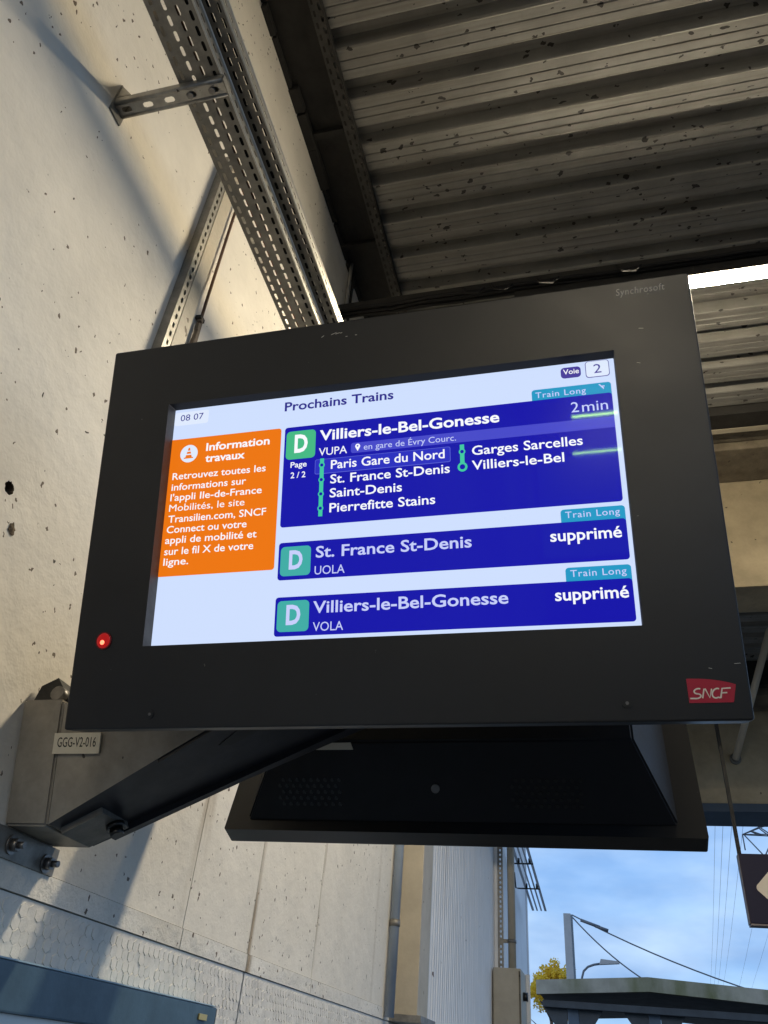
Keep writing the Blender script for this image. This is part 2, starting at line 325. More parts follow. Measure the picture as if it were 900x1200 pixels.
# hexagon relief: each raised hexagon is its own piece near the camera, the far ones are joined
HW = 0.0250; HR = HW / math.sqrt(3); GAP = 0.0003
def hex_pts(cy, cz, r): return [(cy + r * math.sin(math.pi / 3 * k), cz + r * math.cos(math.pi / 3 * k)) for k in range(6)]
def hex_add(bm, cy, cz, tilt=0.0, ta=0.0):
    a = [bm.verts.new((-0.003, y, z)) for y, z in hex_pts(cy, cz, HR - GAP)]
    b = [bm.verts.new((0.0003 + tilt * math.cos(math.pi / 3 * k + ta), y, z)) for k, (y, z) in enumerate(hex_pts(cy, cz, HR - GAP - 0.0012))]
    bm.faces.new(b[::-1])
    for i in range(6): bm.faces.new((a[i], b[i], b[(i + 1) % 6], a[(i + 1) % 6]))
    bmesh.ops.recalc_face_normals(bm, faces=bm.faces[:])
hex_meshes = []
for k in range(6):
    bm = bmesh.new(); hex_add(bm, 0, 0, 0.0009, k * 1.05); me = bpy.data.meshes.new('hex_tile'); bm.to_mesh(me); bm.free(); me.materials.append(MATS['hex_concrete']); hex_meshes.append(me)
spots = []
for row in range(0, 24):
    cz = ZH - 0.006 - HR - row * HR * 1.5
    k = 0
    y = 1.15 + (HW / 2 if row % 2 else 0)
    while y < 4.1:
        if abs(y - J2) > HW / 2 + .004: spots.append((y, cz))
        y += HW
def vis(y, z):
    v = Vector((XW, y, z)) - CAM
    c = v.dot(rt), v.dot(up), -v.dot(bk)
    px, py = 450 + F * c[0] / c[2], 600 - F * c[1] / c[2]
    return c[2], px, py
near = []; far_ = []
for y, z in spots:
    d, px, py = vis(y, z)
    if py > 1215 or px < -15: continue
    if y < 2.16 and z < 1.775: continue
    (near if True else far_).append((d, y, z))
near.sort(); far_ = near[290:]; near = near[:290]
for d, y, z in near:
    o = link('hex_tile', random.choice(hex_meshes), None, wall); o.location = (random.uniform(-.0011, .0005), y, z)
bm = bmesh.new()
for d, y, z in far_: 
    a = [bm.verts.new((-0.003, yy, zz)) for yy, zz in hex_pts(y, z, HR - GAP)]
    ta = random.uniform(0, 6.28)
    b = [bm.verts.new((0.0001 + .0009 * math.cos(math.pi / 3 * k + ta), yy, zz)) for k, (yy, zz) in enumerate(hex_pts(y, z, HR - GAP - 0.0012))]
    bm.faces.new(b[::-1])
    for i in range(6): bm.faces.new((a[i], b[i], b[(i + 1) % 6], a[(i + 1) % 6]))
bmesh.ops.recalc_face_normals(bm, faces=bm.faces[:])
o = mesh_obj('hex_relief', bm, 'hex_concrete', wall); o['kind'] = 'stuff'
# plaster scar under the hole
bm = bmesh.new(); c = [bm.verts.new((0.0015, hole2.y + .009 * (1 + random.uniform(-.4, .4)) * math.cos(t), hole2.z + .012 * (1 + random.uniform(-.35, .35)) * math.sin(t))) for t in [k * math.pi / 7 for k in range(14)]]
ce = bm.verts.new((0.004, hole2.y, hole2.z))
for i in range(14): bm.faces.new((c[i], c[(i + 1) % 14], ce))
mesh_obj('plaster_scar', bm, 'joint_dirt', wall)

# far stretch of wall: ribbed cladding, then plain wall to the corner
fw = thing('clad_wall', 'white ribbed cladding wall behind the beige column', 'wall', (XW, 0, 0))
y = 4.82; boards = []
while y < 9.2:
    w = 0.145 if abs(y - 6.85) > 0.2 else 0.125
    bm = bmesh.new()
    prof = [(0, 0), (0.0, .01), (.008, .018), (.008, w * .46), (.0, w * .5), (.0, w * .54), (.008, w * .58), (.008, w - .014), (0, w - .006), (0, w)]
    a = [bm.verts.new((q[0], y + q[1], ZH)) for q in prof]; b = [bm.verts.new((q[0], y + q[1], 5.3)) for q in prof]
    for i in range(len(prof) - 1): bm.faces.new((a[i], a[i + 1], b[i + 1], b[i]))
    bm.faces.new([bm.verts.new((-.02, y, ZH)), bm.verts.new((-.02, y + w, ZH)), bm.verts.new((-.02, y + w, 5.3)), bm.verts.new((-.02, y, 5.3))])
    mesh_obj('cladding_board', bm, 'cladding', fw); y += w + 0.002
box('wall_core', 'far_wall', fw, -.3, -.022, 4.83, 9.22, -1, 5.3)
box('plinth', 'hex_concrete', fw, -.25, .012, 4.81, 9.2, -1, ZH - .002, .004)
ew = thing('end_wall', 'plain pale wall stretch ending at the open sky', 'wall', (XW, 0, 0))
box('wall_body', 'far_wall', ew, -.35, .006, 9.23, 11.75, -1, 5.6, .01)
box('corner_trim', 'cladding', ew, .0065, .02, 11.62, 11.74, -1, 5.6, .003)

# ------------------------------------------------------------------ roof
ceil = bpy.data.objects.new('ceiling', None); COL.objects.link(ceil); tag(ceil, 'grey corrugated steel deck of the canopy roof', 'ceiling', kind='structure')
PITCH = 0.2035
def deck(y0, n, x0, x1, z):
    per = 5
    for s in range(0, n, per):
        bm = bmesh.new(); prof = []
        for k in range(s, min(n, s + per)):
            b = y0 + k * PITCH
            # flat flange with two stiffening grooves, then a raised trough
            prof += [(b, 0.0), (b + .006, -.004), (b + .012, 0), (b + .045, 0), (b + .049, .004), (b + .053, 0), (b + .083, 0), (b + .087, .004), (b + .091, 0), (b + .122, 0), (b + .130, .012), (b + .148, .058), (b + .186, .058)]
        prof.append((y0 + min(n, s + per) * PITCH + (.004 if s + per < n else 0), 0.0))
        nx = 2; cols = []
        for i in range(nx):
            x = x0 + (x1 - x0) * i / (nx - 1)
            cols.append([bm.verts.new((x, p, z + q)) for p, q in prof])
        for A, B in zip(cols, cols[1:]):
            for i in range(len(prof) - 1): bm.faces.new((A[i], A[i + 1], B[i + 1], B[i]))
        mesh_obj('deck_sheet', bm, 'deck_steel', ceil)
yd0 = 1.087 - 0.0 - 13 * PITCH + 0.01
deck(yd0 - 100 * PITCH, 113 + 13, -0.825, 2.5, ZD)
deck(4.62, 14, XW + .02, 2.5, ZD)
box('roof_slab', 'ledge_concrete', ceil, XW - .3, 2.9, -24, 8.3, ZD + .075, ZD + .35)
# concrete cross beams and ledges
def beam(name, label, y0, y1, z0, z1, m='beam_concrete'):
    o = box(name, m, None, XW + .004, 2.515, y0, y1, z0, z1, .012); return tag(o, label, 'beam')
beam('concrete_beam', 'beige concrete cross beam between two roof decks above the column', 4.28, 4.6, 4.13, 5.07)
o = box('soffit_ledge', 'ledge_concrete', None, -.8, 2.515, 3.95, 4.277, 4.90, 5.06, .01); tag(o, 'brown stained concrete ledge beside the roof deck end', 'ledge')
o = box('edge_angle', 'beige_paint', None, -.8, 2.51, 3.79, 3.83, 4.93, 4.96, .003); tag(o, 'thin beige steel angle along the roof deck end', 'angle')
o = box('edge_purlin', 'dark_steel', None, -.8, 2.51, 3.66, 3.785, 4.93, 4.995, .004); tag(o, 'dark steel purlin under the roof deck end', 'purlin')
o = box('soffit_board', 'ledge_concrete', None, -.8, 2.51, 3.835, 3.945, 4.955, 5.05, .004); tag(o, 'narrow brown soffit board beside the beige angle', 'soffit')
o = box('edge_purlin', 'dark_steel', None, XW + .004, 2.515, 4.605, 4.78, 4.86, 5.03, .004); tag(o, 'dark steel purlin behind the beige concrete beam', 'purlin')
o = box('edge_purlin', 'dark_steel', None, XW + .004, 2.515, 7.12, 7.2, 4.76, 4.995, .004); tag(o, 'dark steel purlin with a rod end beside the outer beam', 'purlin')
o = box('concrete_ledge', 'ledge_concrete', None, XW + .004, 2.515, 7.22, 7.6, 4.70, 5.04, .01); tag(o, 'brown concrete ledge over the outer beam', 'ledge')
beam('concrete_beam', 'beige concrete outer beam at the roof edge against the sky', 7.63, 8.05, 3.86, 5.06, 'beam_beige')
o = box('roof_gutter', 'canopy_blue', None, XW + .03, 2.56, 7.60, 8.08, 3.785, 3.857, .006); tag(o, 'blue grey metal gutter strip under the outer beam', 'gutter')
o = box('sky_block_beam', 'beam_concrete', None, 2.52, 2.75, -24, 8.05, 4.72, 5.06, .012); tag(o, 'unseen added beam along the track side of the roof shading the upper wall', 'beam')  # added out of view to block high sky light from the upper wall
# dark fascia between wall and deck with ragged foam edge
fb = thing('edge_channel', 'dark steel channel between wall top and roof deck', 'channel', (-0.9, 0, ZD))
box('web_plate', 'dark_steel', fb, -.129, .10, -23.9, 4.27, .03, .07)
bm = bmesh.new(); yy = -1.0
while yy < 4.2:
    l = random.uniform(.10, .26); bx(bm, -.131, -.115 + random.uniform(.0, .03), yy, yy + l, -.0 + random.uniform(-.02, .02), .0295, .004); yy += l + random.uniform(0, .02)
mesh_obj('sealing_foam', bm, 'dark_steel', fb)
for yy in (0.55, 1.62, 2.2, 3.1): box('cross_cleat', 'dark_steel', fb, -.128, .05, yy, yy + .03, -.0, .0295, .003)

# ------------------------------------------------------------------ slotted sheet
def slotted(bm, n, rows, pitch, rw, sl, sw, place, stagger=True, skip=0.0):
    """grid of cells, each with a stadium shaped hole; place(u across, w along) -> point"""
    cache = {}
    def V(u, w):
        k = (round(u, 5), round(w, 5))
        if k not in cache: cache[k] = bm.verts.new(place(u, w))
        return cache[k]
    for r in range(rows):
        off = pitch / 2 if (stagger and r % 2) else 0
        for i in range(n):
            u0, u1 = r * rw, (r + 1) * rw; w0, w1 = i * pitch + off, (i + 1) * pitch + off
            cu, cwid = (u0 + u1) / 2, (w0 + w1) / 2
            if sl <= 0 or random.random() < skip:
                bm.faces.new((V(u0, w0), V(u1, w0), V(u1, w1), V(u0, w1))); continue
            h = sw / 2; a = sl / 2 - h * .8
            hole = [(cu - h, cwid - a), (cu - h * .55, cwid - sl / 2), (cu + h * .55, cwid - sl / 2), (cu + h, cwid - a), (cu + h, cwid + a), (cu + h * .55, cwid + sl / 2), (cu - h * .55, cwid + sl / 2), (cu - h, cwid + a)]
            hv = [bm.verts.new(place(*q)) for q in hole]
            c0, c1, c2, c3 = V(u0, w0), V(u1, w0), V(u1, w1), V(u0, w1)
            for f in ((c0, hv[1], hv[0]), (c0, c1, hv[2], hv[1]), (c1, hv[3], hv[2]), (c1, c2, hv[4], hv[3]), (c2, hv[5], hv[4]), (c2, c3, hv[6], hv[5]), (c3, hv[7], hv[6]), (c3, c0, hv[0], hv[7])): bm.faces.new(f)
def sheet(o, t=0.0016):
    s = o.modifiers.new('gauge', 'SOLIDIFY'); s.thickness = t; s.offset = 0; return o
def cable_tray(label, x0, rows, rw, z, h, y0, n, pitch=.0335, m='galv', mb='galv_dull', hrows=1):
    t = thing('cable_tray', label, 'cable tray', (x0, y0, z)); w = rows * rw
    bm = bmesh.new(); slotted(bm, n, rows, pitch, rw, .0225, .0085, lambda u, q: Vector((u, q, 0)))
    sheet(mesh_obj('bottom_sheet', bm, mb, t))
    for sx, nm in ((0, 'side_rail'), (w, 'side_rail')):
        bm = bmesh.new(); slotted(bm, n, hrows, pitch, h / hrows, .021, .0075, lambda u, q: Vector((sx + (.001 if sx else -.001), q, u + .001)), stagger=False)
        sheet(mesh_obj(nm, bm, m, t))
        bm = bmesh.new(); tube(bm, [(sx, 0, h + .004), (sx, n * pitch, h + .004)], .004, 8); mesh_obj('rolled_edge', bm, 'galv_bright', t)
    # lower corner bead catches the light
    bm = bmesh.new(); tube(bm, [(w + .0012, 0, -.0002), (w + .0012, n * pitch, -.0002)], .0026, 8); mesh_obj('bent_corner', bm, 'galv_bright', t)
    return t, w
TZ = 3.575
trayA, wA = cable_tray('wide galvanised perforated cable tray on the strut arm', -0.852, 4, 0.0275, TZ, .040, -1.4, 220)
def tray_cables(t, w, zz, specs, y0, y1):
    for k, (u, r, m) in enumerate(specs):
        pts = []; yy = y0
        while yy < y1: pts.append((u + random.uniform(-.004, .004), yy, zz + r + random.uniform(0, .002))); yy += .22
        c = tube_obj('tray_cable', m, None, [Vector(p) + t.location for p in pts], r, 8)
        tag(c, {'cable_orange': 'orange cable lying in the wide perforated tray', 'cable_brown': 'brown cable lying in the wide perforated tray', 'black_cable': 'black cable lying in the wide perforated tray'}[m], 'cable', 'cables in the wide tray')
tray_cables(trayA, wA, .002, [(.045, .0045, 'cable_orange'), (.058, .006, 'cable_brown'), (.092, .008, 'black_cable')], .05, 7.2)
TB = 3.634
trayB, wB = cable_tray('narrow perforated cable tray raised beside the wide tray', -0.763, 3, 0.0215, TB, .040, -1.4, 220, hrows=1, m='galv')
for k in range(4):
    pts = [(-0.752 + .015 * k + random.uniform(-.002, .002), -1.2 + .3 * q, TB + .009) for q in range(24)]
    c = tube_obj('tray_cable', 'black_cable', None, pts, .0068, 8); tag(c, 'black cable lying in the narrow perforated tray', 'cable', 'cables in the narrow tray')
# strut arm under tray A
arm = thing('strut_arm', 'slotted galvanised strut arm holding the wide tray off the wall', 'bracket', (XW, 0.765, TZ - .024))
def strut(parent, m, L_, w=.041, h=.021, axis='x', pitch=.05, sl=.026, sw=.013):
    """C-channel strut, slotted face down, along +x from 0 to L_"""
    n = int(L_ / pitch); pt = L_ / n
    bm = bmesh.new(); slotted(bm, n, 1, pt, w - .012, sl, sw, lambda u, q: Vector((q, u - (w - .012) / 2, 0)), stagger=False)
    o1 = sheet(mesh_obj('slotted_face', bm, m, parent), .002)
    for s in (-1, 1):
        bm = bmesh.new(); tube(bm, [(0, s * (w / 2 - .004), .002), (L_, s * (w / 2 - .004), .002)], .0055, 8); bx(bm, 0, L_, s * (w / 2) - .0012, s * (w / 2) + .0012, .002, h)
        mesh_obj('side_flange', bm, m, parent)
strut(arm, 'galv', .295)
box('cap', 'galv_dull', arm, .2955, .299, -.02, .02, -.003, .021, .001)
for q in (.205, .262):
    bm = bmesh.new(); tube(bm, [(q, 0, -.0085), (q, 0, .004)], .0085, 6); mesh_obj('hex_bolt', bm, 'bolt_steel', arm)
bm = bmesh.new(); bx(bm, 0, .005, -.024, .024, -.028, .085, .001); mesh_obj('foot_plate', bm, 'galv_dull', arm)
for q in (-.022, .019):
    bm = bmesh.new(); prism(bm, [(.005, q, .024), (.045, q, .024), (.005, q, .082)], (0, .003, 0)); mesh_obj('foot_gusset', bm, 'galv', arm)
bm = bmesh.new(); tube(bm, [(.005, 0, .06), (.017, 0, .06)], .008, 6); mesh_obj('anchor_bolt', bm, 'bolt_steel', arm)
# second strut arm further along, carries both trays (behind the display top)
arm2 = thing('strut_arm', 'slotted strut arm behind the display top under the trays', 'bracket', (XW, 2.35, TZ - .024)); strut(arm2, 'galv', .295)

# vertical slotted channel on the wall and the sheathed cable beside it
zt = TZ - .004
c0 = onX(268, 232, XW + .03); c1 = onX(212, 400, XW + .03)
vch = thing('vertical_channel', 'upright slotted cable channel on the wall below the trays', 'channel', (XW + .001, c0.y - .055, 2.88))
Lc = 1.17
bm = bmesh.new(); slotted(bm, int(Lc / .034), 1, .034, .03, .019, .009, lambda u, q: Vector((.028 - .008 + u * .0, u, q)) if False else Vector((.0275, u - .005, q)), stagger=False)
sheet(mesh_obj('slotted_face', bm, 'galv_dull', vch), .0015)
box('side_web', 'galv_dull', vch, 0, .0285, -.0065, -.0052, 0, Lc)
box('cover_face', 'beige_paint', vch, .0, .0300, .0262, .078, 0, Lc, .0015)
vc = thing('wall_conduit', 'thin dusty conduit hanging beside the upright channel', 'conduit', (XW + .012, c0.y + .075, 2.9))
bm = bmesh.new(); tube(bm, [(0, .002, 1.15), (0, .002, .9), (.003, .0, .6), (.001, .006, .35), (.006, .001, .2), (.002, .004, 0)], .0048, 8); mesh_obj('conduit_pipe', bm, 'cable_brown', vc)
bm = bmesh.new()
for k in range(26):
    zz = random.uniform(.1, .5); s = random.uniform(.003, .008)
    bx(bm, -.004, s + .003, random.uniform(-.007, -.003), random.uniform(.003, .009), zz, zz + random.uniform(.008, .03), .001)
mesh_obj('dust_clumps', bm, 'cobweb', vc)
box('pipe_clip', 'dark_steel', vc, -.010, .009, -.010, .014, .50, .514, .002)
bm = bmesh.new(); a = Vector((.004, .008, .50))
for e in ((-.010, .035, .36), (-.010, .022, .40)):
    prism(bm, [a, a + Vector((0, .004, -.004)), Vector(e)], (.0012, 0, 0))
mesh_obj('cobweb_strand', bm, 'cobweb', vc)

# slotted strut along the deck edge, hanging rod, clip
es = thing('edge_strut', 'dark slotted strut running along the roof deck edge', 'strut', (-0.842, -1.2, ZD - .012))
bm = bmesh.new(); slotted(bm, 120, 2, .044, .026, .024, .010, lambda u, q: Vector((u, q, 0)), stagger=True)
sheet(mesh_obj('slotted_face', bm, 'strut_dark', es), .002)
box('side_flange', 'dark_steel', es, .0535, .057, 0, 5.3, -.03, .01)
hr = thing('hanging_rod', 'thin steel rod slanting from the wall top near the deck', 'rod', (0, 0, 0))
p0, p1 = onX(419, 258, XW + .02), onX(404, 368, XW + .02)
tube_obj('rod', 'galv_dull', hr, [p0, p1], .011, 8); tube_obj('rod', 'dark_steel', hr, [p0 + Vector((0, .05, 0)), p1 + Vector((.0, .05, 0))], .008, 8)
pc = onX(377, 152, XW + .01)
o = box('wall_clip', 'dark_steel', None, XW + .001, XW + .05, pc.y - .03, pc.y + .03, pc.z - .04, pc.z + .04, .006); tag(o, 'small dark clip at the wall top by the channel', 'clip')

# dark rail along X that carries the light, with cables
rail = thing('lighting_rail', 'dark rail of cables crossing below the roof deck', 'rail', (XW, 2.285, 4.60))
box('rail_body', 'dark_steel', rail, .003, 3.5, -.03, .03, -.02, .02, .004)
for k in range(3):
    bm = bmesh.new(); pts = [(x * .14, -.03 + .022 * k + random.uniform(-.006, .006), -.024 - random.uniform(0, .006)) for x in range(0, 25)]
    tube(bm, pts, .008, 8); mesh_obj('cable', bm, 'black_cable', rail)
for x in (.62, .75, .95, 1.3): 
    bm = bmesh.new(); tube(bm, [(x, -.035, .0), (x + .02, -.045, -.05), (x + .07, -.04, -.055), (x + .1, -.035, -.02)], .006, 8); mesh_obj('cable_loop', bm, 'black_cable', rail)
for x in (3.3,): box('hanger', 'dark_steel', rail, x - .008, x + .008, -.008, .008, .0205, ZD - 4.60 + .05)

# ------------------------------------------------------------------ tube lights
def tube_light(label, y, group=None, x0=0.10, L_=1.45):
    t = thing('tube_light', label, 'light', (x0, y, 4.5), group=group)
    bm = bmesh.new(); bx(bm, 0, L_, -.034, .034, .004, .062, .003); mesh_obj('housing', bm, 'dark_steel', t)
    bm = bmesh.new(); prof = [(-.029, .0035), (-.029, -.004), (-.023, -.012), (-.009, -.018), (.009, -.018), (.023, -.012), (.029, -.004), (.029, .0035)]
    a = [bm.verts.new((.02, p, q)) for p, q in prof]; b = [bm.verts.new((L_ - .02, p, q)) for p, q in prof]
    for i in range(len(prof) - 1): bm.faces.new((a[i], a[i + 1], b[i + 1], b[i]))
    bm.faces.new(a); bm.faces.new(b[::-1]); bmesh.ops.recalc_face_normals(bm, faces=bm.faces[:])
    mesh_obj('diffuser', bm, 'tube_glow', t)
    for x in (0, L_ - .019): box('end_cap', 'dark_steel', t, x, x + .019, -.031, .031, -.021, .0035, .003)
    for x in (.25, L_ - .25): box('hanger', 'dark_steel', t, x - .006, x + .006, -.006, .006, .0625, .082)
    return t
tube_light('lit tube light glowing under the deck beside the display', 2.315, x0=-.18)
for yy in (-4.9, -12.1, -18.2): tube_light('lit tube light under the roof deck facing the lit screen', yy, 'tube lights along the platform')

# ------------------------------------------------------------------ displays
TILT = R_(17.02); W, H = 1.0, 0.674; DX = -0.798 + .5; DY = 1.0253; DZ = 2.05; YM = 1.362
DEP = 0.025; OU, OV0, OV1 = 0.378, 0.1265, 0.553
def frame_mesh(bm, depth):
    o = rrect(-W / 2, W / 2, 0, H, .004, 3); i = rrect(-OU, OU, OV0, OV1, .0015, 3); n = len(o)
    fo = [bm.verts.new((u, 0, v)) for u, v in o]; fi = [bm.verts.new((u, 0, v)) for u, v in i]
    bo = [bm.verts.new((u, depth, v)) for u, v in o]; bi = [bm.verts.new((u, DEP + .004, v)) for u, v in i]; bi2 = [bm.verts.new((u, depth, v)) for u, v in i]
    for k in range(n):
        j = (k + 1) % n
        bm.faces.new((fo[k], fo[j], fi[j], fi[k])); bm.faces.new((fo[k], bo[k], bo[j], fo[j]))
        f = bm.faces.new((fi[k], fi[j], bi[j], bi[k])); f.material_index = 1 if fi[k].co.x < -OU + .01 and fi[j].co.x < -OU + .01 else 2
        bm.faces.new((bo[k], bi2[k], bi2[j], bo[j])); bm.faces.new((bi[k], bi[j], bi2[j], bi2[k]))
    bmesh.ops.recalc_face_normals(bm, faces=bm.faces[:])
    ee = [e for e in bm.edges if len(e.link_faces) == 2 and all(abs(v.co.y) < 1e-6 for v in e.verts) and e.calc_face_angle() > .5 and (abs(abs(e.verts[0].co.x) - .5) < .01 or e.verts[0].co.z < .01 or e.verts[0].co.z > H - .01)]
    bmesh.ops.bevel(bm, geom=ee, offset=.0025, segments=2, affect='EDGES', profile=.6)
def display(label, loc, rot):
    t = thing('information_display', label, 'display', loc, rot)
    bm = bmesh.new(); frame_mesh(bm, .048); o = mesh_obj('bezel', bm, 'bezel_black', t); o.data.materials.append(MATS['recess_metal']); o.data.materials.append(MATS['mask_black'])
    bm = bmesh.new(); B = [(-.45, .048, .022), (.45, .048, .022), (.45, .048, .652), (-.45, .048, .652)]; T = [(-.378, .172, .135), (.378, .172, .135), (.378, .172, .56), (-.378, .172, .56)]
    hexa(bm, B + T)
    bmesh.ops.bevel(bm, geom=[e for e in bm.edges if e.calc_face_angle(0) > .3], offset=.004, segments=2, affect='EDGES')
    hs = mesh_obj('rear_housing', bm, 'housing_black', t)
    scr = box('screen', 'ui_white', t, -OU - .004, OU + .004, DEP, DEP + .006, OV0 - .004, OV1 + .004)
    # lock on the sloped bottom of the rear housing, vents, paper tag
    n_ = Vector((0, .113, -.124)).normalized()
    def slope(u, s): return Vector((u, .048 + .124 * s, .022 + .113 * s))
    nn = Vector((0, .113, -.124)).normalized() * 1.0
    c = slope(.025, .42); bm = bmesh.new(); tube(bm, [c - nn * .002, c + nn * .0035], .009, 14); mesh_obj('lock', bm, 'bolt_steel', t)
    for uu in (-.27, .235):
        bm = bmesh.new()
        for a in range(9):
            for b in range(5):
                p = slope(uu + a * .016 + (b % 2) * .008, .22 + b * .075); tube(bm, [p - nn * .001, p + nn * .0016], .0042, 6)
        mesh_obj('vent_grille', bm, 'screw_black', t)
    p = slope(.22, .93); q = slope(.33, .99)
    bm = bmesh.new(); prism(bm, [slope(-.33 if False else .20, .90) + nn * .001, slope(.285, .90) + nn * .001, slope(.28, .985) + nn * .001, slope(.205, .99) + nn * .001], nn * .0012); mesh_obj('paper_tag', bm, 'scratch', t)
    for u, v in ((.1478 - .5, .0215), (.8475 - .5, .0243)):
        bm = bmesh.new(); tube(bm, [(u, .0008, v), (u, -.0018, v)], .0062, 16); s = mesh_obj('screw', bm, 'screw_black', t)
        bm = bmesh.new(); tube(bm, [(u, -.0019, v), (u, -.0024, v)], .0024, 6); mesh_obj('hex_socket', bm, 'bolt_steel', s)
    return t, scr
front, scr = display('black framed departures screen lit with blue train panels', (DX, DY, DZ), (TILT, 0, 0))
back, scr_b = display('black second screen unit facing away behind the lit one', (DX, 2 * YM - DY, DZ), (TILT, 0, math.pi))

# --- things on the front bezel
inv = (Matrix.Translation((DX, DY, DZ)) @ Matrix.Rotation(TILT, 4, 'X')).inverted()
def uv(px, py, dep=DEP):           # photo pixel -> (u, v) on the display plane at a depth
    o = inv @ CAM; d = inv.to_3x3() @ ray(px, py); k = (dep - o.y) / d.y; p = o + d * k; return p.x, p.z
def flat(name, m, parent, poly, y, th=.0004):
    bm = bmesh.new(); prism(bm, [(u, y, v) for u, v in poly], (0, th, 0)); bmesh.ops.recalc_face_normals(bm, faces=bm.faces[:]); return mesh_obj(name, bm, m, parent)
def put_text(name, s, m, parent, u0, u1, v, capH, y, bold=0.0, shear=0.0, space=1.0, lo=0.82, hi=1.22):
    me = text_mesh(s, m, bold, shear, space); xs = [q.co.x for q in me.vertices]; mnx, mxx = min(xs), max(xs)
    sx = (u1 - u0) / (mxx - mnx); sy = capH * 1.17 / 0.70
    for q in me.vertices: q.co = Vector((u0 + (q.co.x - mnx) * sx, y, v + q.co.y * sy))
    return link(name, me, None, parent)
led = uv(122, 751, 0)
bm = bmesh.new(); tube(bm, [(led[0], .0, led[1]), (led[0], -.002, led[1])], .0142, 24); il = mesh_obj('indicator_light', bm, 'led_lens', front)
bm = bmesh.new(); bmesh.ops.create_uvsphere(bm, u_segments=20, v_segments=12, radius=.0122)
for v in bm.verts: v.co = Vector((v.co.x + led[0], v.co.y * .10 - .0018, v.co.z + led[1]))
mesh_obj('lens', bm, 'led_red', il, True)
bm = bmesh.new(); bmesh.ops.create_uvsphere(bm, u_segments=14, v_segments=8, radius=.0038)
for v in bm.verts: v.co = Vector((v.co.x + led[0] - .001, v.co.y * .4 - .0032, v.co.z + led[1] - .003))
mesh_obj('light_core', bm, 'led_core', il, True)
# railway badge
a0, a1, a2, a3 = uv(804, 796, 0), uv(862, 801, 0), uv(860, 823, 0), uv(808, 824, 0)
top = [(a0[0] + (a1[0] - a0[0]) * k / 8, a0[1] + .0005 - .0085 * (k / 8) ** 2.4) for k in range(9)]
bad = flat('badge', 'badge_red', front, [a3, a2] + top[::-1], -.0009, .0011)
bm = bmesh.new()
def stroke(pts, wd, uo, vo, su, sv):
    P = [Vector((uo + x * su + z * .28 * su, 0, vo + z * sv)) for x, z in pts]
    for k in range(len(P)):
        pass
    L_, Rr = [], []
    for i, p in enumerate(P):
        d = (P[min(i + 1, len(P) - 1)] - P[max(i - 1, 0)]).normalized(); nrm = Vector((-d.z, 0, d.x)) * wd / 2
        L_.append(p + nrm); Rr.append(p - nrm)
    for i in range(len(P) - 1):
        vs = [bm.verts.new((q.x, -.0013, q.z)) for q in (L_[i], L_[i + 1], Rr[i + 1], Rr[i])]; bm.faces.new(vs)
def arc(cx, cz, rx, rz, a, b, n=10): return [(cx + rx * math.cos(R_(a + (b - a) * k / n)), cz + rz * math.sin(R_(a + (b - a) * k / n))) for k in range(n + 1)]
uo, vo, su, sv = a3[0] + .0025, a3[1] + .0055, .0115, .0125
stroke(arc(.62, .74, .42, .26, 60, 270) + arc(.55, .24, .46, .24, 90, -100) + [(-.1, .02)], .0019, uo, vo, su, sv)
stroke([(1.22, 0.02), (1.22, .95), (1.34, .97), (1.98, .05), (2.02, .95)], .0017, uo, vo, su, sv)
stroke(arc(2.62, .5, .46, .48, 65, 300, 12) + [(3.1, .03)], .0019, uo, vo, su, sv)
stroke([(3.12, .0), (3.12, .97), (4.0, 1.0)], .0019, uo, vo, su, sv); stroke([(3.12, .52), (3.72, .54)], .0017, uo, vo, su, sv)
mesh_obj('lettering', bm, 'badge_cream', bad)
s0, s1 = uv(722, 347, 0), uv(779, 339, 0)
put_text('maker_lettering', 'Synchrosoft', 'silver_print', front, s0[0], s1[0], s0[1], .0105, -.0004, 0, .12, 1.1)
# scuffs along the top edge
bm = bmesh.new()
for px, py, l in ((377, 396, .006), (388, 393, .012), (393, 392, .010), (399, 391, .004), (405, 395, .004), (416, 393, .004)):
    u, v = uv(px, py, 0); a = random.uniform(-.4, .8); w_ = .0012
    vs = [bm.verts.new((u + x * math.cos(a) - z * math.sin(a), -.0005, v + x * math.sin(a) + z * math.cos(a))) for x, z in ((0, 0), (l, w_ * .2), (l * .8, w_), (l * .1, w_ * 1.1))]; bm.faces.new(vs)
for px, py, l in ((748, 385, .008), (746, 425, .006), (830, 783, .005), (860, 778, .009), (758, 345, .003)):
    u, v = uv(px, py, 0); a = random.uniform(-.5, .1)
    vs = [bm.verts.new((u + x * math.cos(a) - z * math.sin(a), -.0005, v + x * math.sin(a) + z * math.cos(a))) for x, z in ((0, 0), (l, .0001), (l * .8, .0007), (l * .1, .0006))]; bm.faces.new(vs)
o = mesh_obj('scuff_marks', bm, 'silver_print', front); o['kind'] = 'stuff'

